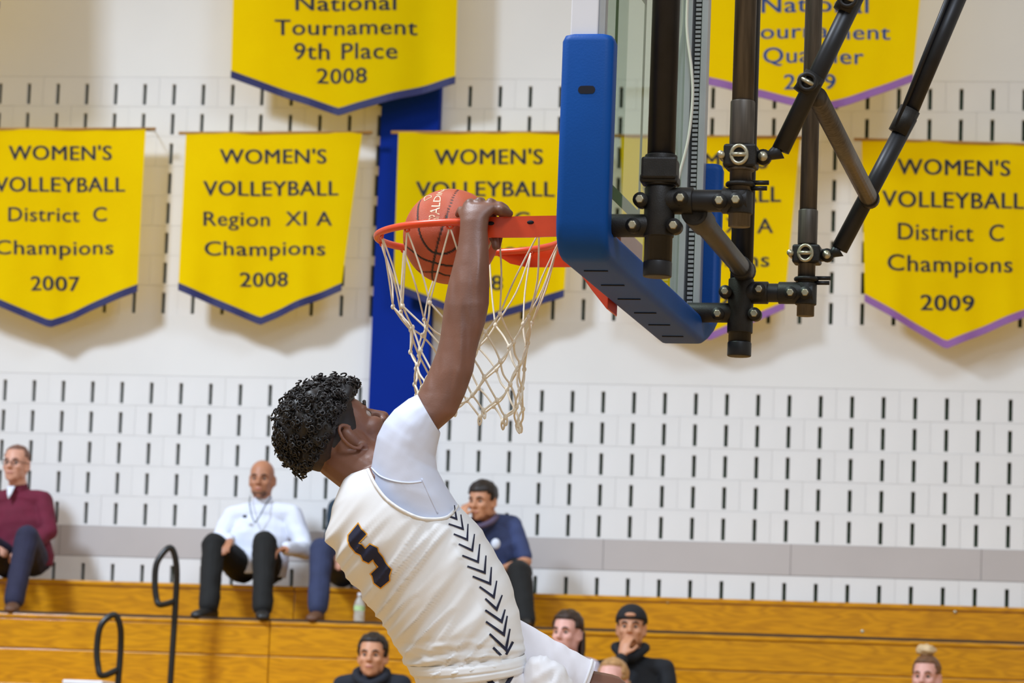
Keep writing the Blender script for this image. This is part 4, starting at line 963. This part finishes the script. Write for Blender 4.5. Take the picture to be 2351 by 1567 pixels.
def sdecal(poly):
    bm = bmesh.new(); f = bm.faces.new([bm.verts.new((x, y, 0)) for x, y in poly]); bmesh.ops.triangulate(bm, faces=[f])
    for _ in range(2): bmesh.ops.subdivide_edges(bm, edges=bm.edges[:], cuts=1); bmesh.ops.triangulate(bm, faces=bm.faces[:])
    for v in bm.verts: p = stick(SB, v.co.x, v.co.y, 0.0025); v.co = p if p is not None else PL(v.co.x, v.co.y, -0.15)
    me = bpy.data.meshes.new('shorts_stripe'); bm.to_mesh(me); bm.free(); link('shorts_stripe', me, M['jersey_navy'], shorts)
for pl_ in ([(1104, 1548), (1114, 1545), (1140, 1570), (1128, 1576)], [(1130, 1541), (1140, 1541), (1152, 1552), (1146, 1556)], [(1176, 1542), (1184, 1545), (1168, 1572), (1156, 1572)], [(1150, 1541), (1164, 1541), (1164, 1546), (1152, 1546)]): sdecal(pl_)

# ------------------------------------------------------------------ people on the bleachers
SKIN = {'fair': mat('fair_skin', srgb(214, 158, 134), 0.5, var=0.06, scale=18), 'pink': mat('pink_skin', srgb(224, 168, 154), 0.5, var=0.06, scale=18), 'tan': mat('tan_skin', srgb(182, 124, 92), 0.5, var=0.07, scale=18), 'olive': mat('olive_skin', srgb(200, 142, 108), 0.5, var=0.06, scale=18)}
M['hair_brown'] = mat('brown_hair', srgb(52, 34, 24), 0.5, var=0.3, scale=40); M['hair_grey'] = mat('greying_hair', srgb(120, 84, 70), 0.6, var=0.25, scale=50); M['hair_blond'] = mat('blond_hair', srgb(176, 132, 84), 0.5, var=0.25, scale=40); M['hair_mid'] = mat('mid_brown_hair', srgb(112, 76, 50), 0.5, var=0.3, scale=40); M['hair_pale'] = mat('pale_blond_bun', srgb(206, 178, 136), 0.5, var=0.2, scale=40); M['hair_dark'] = mat('dark_brown_hair', srgb(34, 24, 20), 0.5, var=0.3, scale=40)
M['stubble'] = mat('stubble', srgb(112, 76, 58), 0.7, var=0.2, scale=60)
M['maroon'] = fabric('maroon_fleece', (104, 20, 48)); M['denim'] = fabric('dark_denim', (36, 36, 62)); M['white_jacket'] = fabric('white_track_jacket', (226, 230, 244), var=0.04); M['black_cloth'] = fabric('black_cloth', (13, 13, 13)); M['navy_hoodie'] = fabric('navy_hoodie', (22, 26, 38)); M['teal_top'] = fabric('teal_top', (30, 50, 66)); M['jeans'] = fabric('blue_jeans', (44, 52, 84)); M['blue_tee'] = fabric('slate_blue_tee', (58, 70, 112)); M['black_hoodie'] = fabric('black_hoodie', (18, 20, 26)); M['pale_top'] = fabric('pale_lilac_top', (196, 184, 194), var=0.08); M['shoe_black'] = mat('black_shoe', srgb(26, 24, 24), 0.5); M['shoe_brown'] = mat('brown_shoe', srgb(96, 62, 40), 0.6); M['white_tee'] = fabric('white_tee', (222, 226, 238), var=0.04); M['violet_top'] = fabric('violet_grey_top', (88, 76, 100)); M['cap_black'] = fabric('black_cap', (24, 22, 26))
def person(label, hc, fwd, J, skin, top, pants, shoe, hairm, line, top_short=False, hs=1.0, thick=0.012, glasses=False, up=Z, collar=True, extra=None, legs=True, vox=0.0075, wid=1.0, stub=False, floor_z=None, slim=1.0, hands=(True, True), puff=1.2, seat=None):
    """J: neck, shL, shR, elL, elR, wrL, wrR, pel, knL, knR, anL, anR (L and R as seen in the picture)"""
    fr_ = frame(fwd, up); F, U, R = fr_
    if seat is not None: J['pel'].z = max(J['pel'].z, seat+0.115)
    base = J['pel'].copy(); root = thing('person', label, 'person', base, 'spectators on the bleachers')
    nk, pel = J['neck'], J['pel']; W = (J['shR']-J['shL']); Wd = W.normalized(); sw = W.length/2; ax = (nk-pel).normalized(); D = Wd.cross(ax).normalized(); Wd = ax.cross(D).normalized() if Wd.dot(ax.cross(D)) > 0 else -ax.cross(D).normalized()
    sm_ = (J['shL']+J['shR'])/2; L = (sm_-pel).length
    def torso(g, k):
        P = lambda t: pel.lerp(sm_, t)
        g.loft([(pel-ax*0.04, Wd*0.16*wid*k, D*0.12*k), (P(0.08), Wd*0.172*wid*k, D*0.13*k), (P(0.35), Wd*0.158*wid*k, D*0.122*k), (P(0.65), Wd*max(0.165*wid, sw*0.86)*k, D*0.122*k), (P(0.85), Wd*sw*0.96*k, D*0.108*k), (P(1.0), Wd*sw*0.84*k, D*0.082*k), (sm_+ax*0.045, Wd*0.075*k, D*0.066*k)], 26)
    def arm(g, s_, k, upto=1.0, el_end=True):
        sh, el, wr = J['sh'+s_], J['el'+s_], J['wr'+s_]
        g.capsule(sm_+ax*0.015, sh, 0.062*k, 0.052*k)
        g.capsule(sh, el if upto >= 0.5 else sh.lerp(el, upto*2), 0.052*k, 0.044*k)
        if upto > 0.5: g.capsule(el, el.lerp(wr, (upto-0.5)*2), 0.043*k, 0.031*k)
    def leg(g, s_, k):
        hip = pel+Wd*(0.085 if s_ == 'R' else -0.085); kn, an = J['kn'+s_], J['an'+s_]
        g.capsule(hip, kn, 0.088*k, 0.066*k); g.capsule(kn, an, 0.064*k, (0.042 if k < 1 else 0.054)*k)
    g = G(); P = head_parts(g, hc, fr_, hs, slim=slim); g.capsule(P(-0.015, 0, -0.05), nk, 0.056*hs, 0.06*hs)
    torso(g, 0.9)
    for s_, hh in (('L', hands[0]), ('R', hands[1])):
        arm(g, s_, 0.86)
        if hh:
            hd = J.get('hd'+s_); d = (hd-J['wr'+s_]) if hd is not None else (J['wr'+s_]-J['el'+s_]); hand(g, J['wr'+s_], J['wr'+s_]+d, -1 if s_ == 'L' else 1, 1.0, J.get('curl', 0.45), normal=J.get('hn'+s_, F*0.4-Z))
        if legs: leg(g, s_, 0.86)
    me = g.fused(vox, 3); eye_sockets(me, hc, fr_, hs, 0.012); link('body', me, skin, root)
    face_extras(root, P, fr_, hs*1.05, hairm or M['hair_brown'], M['lips'], glasses)
    g = G(); torso(g, 1.04)
    for s_ in 'LR': arm(g, s_, puff, 0.42 if top_short else 0.97)
    if collar: g.capsule(sm_+ax*0.02, nk, 0.072, 0.068)
    me = g.fused(vox, 2)
    for v in me.vertices: v.co += Vector((noise.noise(v.co*14), noise.noise(v.co*14+X*9), noise.noise(v.co*14+X*19)))*0.006
    tp = link('top', me, top, root)
    if legs:
        g = G(); g.loft([(pel-ax*0.06, Wd*0.15*wid, D*0.12), (pel+ax*0.05, Wd*0.165*wid, D*0.125), (pel+ax*0.08, Wd*0.15*wid, D*0.12)], 20)
        for s_ in 'LR': leg(g, s_, 1.2)
        me = g.fused(vox, 2)
        for v in me.vertices: v.co += Vector((noise.noise(v.co*13), noise.noise(v.co*13+X*9), noise.noise(v.co*13+X*19)))*0.006
        link('trousers', me, pants, root)
        for s_ in 'LR':
            an = J['an'+s_]; ft = J.get('ft'+s_, an-Y*0.14); fz = floor_z if floor_z is not None else an.z-0.07; d = Vector((ft.x-an.x, ft.y-an.y, 0)).normalized(); lat = Vector((d.y, -d.x, 0)); c = Vector((an.x, an.y, fz))
            G().loft([(c-d*0.075+Z*0.045, lat*0.03, Z*0.044), (c-d*0.02+Z*0.05, lat*0.042, Z*0.049), (c+d*0.08+Z*0.036, lat*0.046, Z*0.035), (c+d*0.155+Z*0.027, lat*0.042, Z*0.026), (c+d*0.185+Z*0.02, lat*0.025, Z*0.014)], 18).obj('shoe', shoe, root)
    if hairm and line:
        g = hair_cap(P, hc, fr_, hs, line, thick, 0.006, seed=hash(label) % 17 if False else len(label)); g.obj('hair', hairm, root)
    return root, P, fr_, tp
def short_hair(f, r): return 0.075 if f > 0.05 else (0.05 if f > 0.02 else (0.01 if f > -0.04 else -0.05))
def receding(f, r): return 0.098 if f > 0.03 else (0.055 if f > 0.0 else (0.01 if f > -0.05 else -0.04))
def jj(**k): return {a: at(*v) if isinstance(v, tuple) else v for a, v in k.items()}
zRow4 = zRow3-0.482
YS = 22.05
# man in maroon
J = jj(neck=(42, 1122, YS), shL=(-28, 1155, YS), shR=(98, 1150, YS+0.02), elL=(-45, 1225, YS-0.12), elR=(112, 1218, YS-0.05), wrL=(-15, 1262, YS-0.32), wrR=(62, 1262, YS-0.24), pel=(48, 1302, YS), knL=(-40, 1240, YS-0.42), knR=(62, 1232, YS-0.42), anL=(-30, 1378, 21.45), anR=(32, 1376, 21.45), hdL=(8, 1258, YS-0.38), hdR=(30, 1268, YS-0.3))
J['ftR'] = at(20, 1400, 21.2); J['curl'] = 0.7
r_, P, fr_, tp = person('man in maroon fleece and dark trousers sitting at the left edge', at(37, 1068, YS-0.03), (-0.12, -1, 0.02), J, SKIN['fair'], M['maroon'], M['denim'], M['shoe_brown'], M['hair_grey'], receding, glasses=True, hs=1.02, thick=0.005, floor_z=zD, seat=zA, wid=1.25, puff=1.35)
G().loft([(P(0.055, 0, -0.14), fr_[2]*0.028, fr_[0]*0.01), (P(0.075, 0, -0.19), fr_[2]*0.018, fr_[0]*0.008), (P(0.085, 0, -0.225), fr_[2]*0.003, fr_[0]*0.004)], 12).obj('shirt_front', M['white_tee'], r_)
# bald man in white jacket
J = jj(neck=(603, 1150, YS), shL=(536, 1186, YS), shR=(670, 1182, YS), elL=(505, 1240, YS-0.06), elR=(700, 1262, YS-0.08), wrL=(528, 1240, YS-0.34), wrR=(655, 1258, YS-0.34), pel=(585, 1305, YS), knL=(490, 1250, YS-0.42), knR=(607, 1246, YS-0.44), anL=(480, 1388, 21.45), anR=(603, 1392, 21.42), hdL=(522, 1246, YS-0.4), hdR=(640, 1262, YS-0.4))
J['ftL'] = at(440, 1400, 21.24); J['ftR'] = at(606, 1400, 21.15)
r_, P, fr_, tp = person('bald man in white track jacket and black trousers sitting on the bench', at(601, 1103, YS-0.03), (0.02, -1, -0.04), J, SKIN['tan'], M['white_jacket'], M['black_cloth'], M['shoe_black'], None, None, hs=1.02, floor_z=zD, seat=zA, wid=1.25, puff=1.4)
g = hair_cap(P, Vector((0, 0, 0)), fr_, 1.0, lambda f, r: 9, 0.0)
jw = G()
for q in (-1, 1): jw.tube(smooth_path([P(0.01, 0.068*q, -0.10), P(0.085, 0.055*q, -0.145), P(0.138, 0.025*q, -0.23), P(0.155, 0.0, -0.275)], 5), 0.0035, 6)
jw.obj('lanyard', M['teal_top'], r_)
c = P(0.142, 0.07, -0.235); G().ell(c, (X*0.016, Y*0.012, Z*0.010), 12, 8).obj('chest_logo', M['navy_hoodie'], tp)
bd = G(); bd.ell(P(0.052, 0, -0.078), (fr_[0]*0.0455, fr_[2]*0.0485, fr_[1]*0.034), 18, 12); bd.obj('beard', M['stubble'], r_)
# person hidden behind the player
J = jj(neck=(815, 1140, YS), shL=(775, 1165, YS), shR=(880, 1165, YS), elL=(762, 1235, YS-0.05), elR=(900, 1250, YS-0.05), wrL=(775, 1270, YS-0.3), wrR=(850, 1275, YS-0.3), pel=(815, 1310, YS), knL=(738, 1262, YS-0.42), knR=(885, 1270, YS-0.42), anL=(730, 1392, 21.45), anR=(905, 1400, 21.45))
person('seated person in dark teal top and blue jeans hidden behind the player', at(835, 1090, YS-0.03), (0.3, -1, 0), J, SKIN['fair'], M['teal_top'], M['jeans'], M['shoe_brown'], M['hair_dark'], short_hair, floor_z=zD, seat=zA)
# young man in blue tee, hand at his face
J = jj(neck=(1122, 1188, YS-0.12), shL=(1078, 1212, YS-0.12), shR=(1178, 1205, YS-0.06), elL=(1050, 1262, YS-0.38), elR=(1208, 1288, YS-0.1), wrL=(1058, 1190, YS-0.30), wrR=(1150, 1308, YS-0.38), pel=(1155, 1322, YS+0.02), knL=(1080, 1300, YS-0.45), knR=(1193, 1318, YS-0.42), anL=(1085, 1420, 21.45), anR=(1207, 1425, 21.45), hdL=(1072, 1145, YS-0.22), hdR=(1110, 1320, YS-0.42))
J['hnL'] = Vector((0.6, 1, 0)); J['curl'] = 0.55
r_, P, fr_, tp = person('young man in slate blue tee hunched with hand at his face', at(1108, 1152, YS-0.2), (-0.42, -1, -0.16), J, SKIN['olive'], M['blue_tee'], M['black_cloth'], M['shoe_black'], M['hair_dark'], short_hair, top_short=True, hs=1.02, floor_z=zD, seat=zA, collar=False)
hood = G(); hood.tube(smooth_path([P(-0.05, -0.07, -0.09), P(0.03, -0.075, -0.125), P(0.07, 0, -0.15), P(0.03, 0.075, -0.125), P(-0.05, 0.07, -0.09)], 5), 0.019, 10); hood.obj('neck_scarf', M['violet_top'], r_)
G().ell(at(1138, 1248, YS-0.235), (X*0.03, Y*0.02, Z*0.035), 14, 10).obj('shirt_print', M['white_tee'], tp)
# front row
Y2 = 20.42; zRow4 = zRow3-0.482
def sitter(px, py, yy, sw_=(75, 70), dn=(100, 250), lean=0):
    """joints of a seated figure whose head centre is at px, py; the lower body is out of the picture"""
    return jj(neck=(px, py+55, yy), shL=(px-sw_[0], py+sw_[1]+20, yy), shR=(px+sw_[0], py+sw_[1]+20, yy), elL=(px-sw_[0]-18, py+190, yy-0.08), elR=(px+sw_[0]+18, py+190, yy-0.08), wrL=(px-45, py+235, yy-0.32), wrR=(px+45, py+235, yy-0.32), pel=(px, py+270, yy), knL=(px-52, py+250, yy-0.45), knR=(px+52, py+250, yy-0.45), anL=(px-52, py+400, yy-0.5), anR=(px+52, py+400, yy-0.5), seat_z=zRow3)
def sit(J, seat, foot):
    J.pop('seat_z', None); J['pel'].z = seat+0.115
    for q in 'LR': J['kn'+q].z = seat+0.10; J['an'+q].z = foot+0.09
    return J
J = sit(sitter(855, 1505, Y2, (68, 48)), zRow3, zRow4); r_, P, fr_, tp = person('man in dark navy hoodie looking at camera below the player', at(855, 1508, Y2-0.03), (0.02, -1, 0.0), J, SKIN['olive'], M['navy_hoodie'], M['black_cloth'], M['shoe_black'], M['hair_dark'], lambda f, r: 0.088 if f > 0.05 else (0.045 if f > 0.02 else (0.0 if f > -0.04 else -0.05)), hs=1.05)
hood = G(); hood.tube(smooth_path([P(-0.07, -0.05, -0.07), P(-0.01, -0.085, -0.085), P(0.05, -0.07, -0.125), P(0.075, 0, -0.155), P(0.05, 0.07, -0.125), P(-0.01, 0.085, -0.085), P(-0.07, 0.05, -0.07)], 5), 0.027, 10); hood.obj('hood', M['navy_hoodie'], r_)
# woman with long brown hair
J = sit(sitter(1303, 1455, Y2-0.1, (54, 58)), zRow3, zRow4); r_, P, fr_, tp = person('woman with long brown hair in pale top behind raised shorts leg', at(1302, 1456, Y2-0.13), (-0.34, -1, 0.0), J, SKIN['pink'], M['pale_top'], M['denim'], M['shoe_brown'], M['hair_brown'], lambda f, r: 0.088 if f > 0.04 else (0.03 if f > 0.0 else -0.06), hs=1.04, thick=0.014, slim=0.95)
hr = G()
for k in range(26):
    a = -0.9+1.8*k/25; ph = math.pi+a*1.35; rr = random.Random(k)
    p = [P(-0.012+0.095*math.cos(ph), 0.082*math.sin(ph), 0.02), P(-0.01+0.1*math.cos(ph), 0.088*math.sin(ph), -0.06), P(0.0+0.095*math.cos(ph), 0.092*math.sin(ph), -0.14), P(0.02+0.09*math.cos(ph), 0.10*math.sin(ph)+rr.uniform(-0.01, 0.01), -0.22)]
    hr.tube(smooth_path(p, 4), [0.016]*6+[0.013]*4+[0.010, 0.007, 0.004], 7)
hr.obj('long_hair', M['hair_brown'], r_)
# man with backwards cap, hand on mouth
J = sit(sitter(1450, 1443, Y2, (76, 74)), zRow3, zRow4); J['elL'] = at(1405, 1590, Y2-0.3); J['wrL'] = at(1428, 1506, Y2-0.20); J['hdL'] = at(1440, 1460, Y2-0.16); J['hnL'] = Vector((0.5, 1, 0)); J['curl'] = 0.8
r_, P, fr_, tp = person('man in black hoodie and backwards cap holding hand to mouth', at(1449, 1444, Y2-0.03), (0.04, -1, 0.03), J, SKIN['olive'], M['black_hoodie'], M['black_cloth'], M['shoe_black'], M['hair_dark'], lambda f, r: 0.07 if f > 0.03 else (0.02 if f > -0.02 else -0.05), hs=1.03, thick=0.006)
g = hair_cap(P, None, fr_, 1.03, lambda f, r: 0.052 if f > 0 else 0.03, 0.016, 0.0); g.obj('cap', M['cap_black'], r_)
g = G(); g.loft([(P(-0.11, 0, 0.04), fr_[2]*0.07, fr_[1]*0.008), (P(-0.15, 0, 0.03), fr_[2]*0.06, fr_[1]*0.006), (P(-0.18, 0, 0.015), fr_[2]*0.03, fr_[1]*0.004)], 16); g.obj('cap_brim', M['cap_black'], r_)
g = G(); g.ell(P(0.085, 0, 0.075), (fr_[2]*0.034, fr_[0]*0.02, fr_[1]*0.015), 16, 10); g.obj('cap_opening', SKIN['olive'], r_)
hood = G(); hood.tube(smooth_path([P(-0.06, -0.07, -0.09), P(0.02, -0.085, -0.11), P(0.075, 0, -0.175), P(0.02, 0.085, -0.11), P(-0.06, 0.07, -0.09)], 5), 0.026, 10); hood.obj('hood', M['black_hoodie'], r_)
# fair woman low in front of him
Y3 = 19.72
J = sit(sitter(1408, 1567, Y3, (66, 62)), zRow4+0.2, zRow4-0.48); r_, P, fr_, tp = person('woman with light brown hair low in front of black hoodie man', at(1405, 1568, Y3-0.03), (-0.25, -1, 0.05), J, SKIN['pink'], M['violet_top'], M['denim'], M['shoe_brown'], M['hair_blond'], lambda f, r: 0.098 if f > 0.03 else (0.02 if f > 0.0 else -0.06), hs=1.04, thick=0.012, slim=0.95)
hr = G()
for k in range(18):
    a = -0.9+1.8*k/17; ph = math.pi+a*1.3; p = [P(-0.012+0.095*math.cos(ph), 0.082*math.sin(ph), 0.02), P(-0.01+0.1*math.cos(ph), 0.09*math.sin(ph), -0.06), P(0.0+0.095*math.cos(ph), 0.095*math.sin(ph), -0.15)]; hr.tube(smooth_path(p, 4), [0.017]*6+[0.012, 0.009, 0.005], 7)
hr.obj('long_hair', M['hair_blond'], r_)
# woman with blond bun at right
J = sit(sitter(2128, 1556, Y2, (62, 58)), zRow3, zRow4); r_, P, fr_, tp = person('woman with pale blond bun on top at lower right', at(2126, 1558, Y2-0.03), (-0.2, -1, 0.02), J, SKIN['pink'], M['black_cloth'], M['denim'], M['shoe_brown'], M['hair_mid'], lambda f, r: 0.09 if f > 0.04 else (0.03 if f > 0.0 else -0.05), hs=1.04, thick=0.008, slim=0.93)
g = G(); g.ell(P(-0.005, 0.005, 0.160), (fr_[2]*0.060, fr_[0]*0.05, fr_[1]*0.032), 36, 24)
for i, v in enumerate(g.v): g.v[i] = v+(v-P(-0.005, 0.01, 0.165)).normalized()*0.012*noise.noise(v*45)
g.obj('bun', M['hair_pale'], r_)
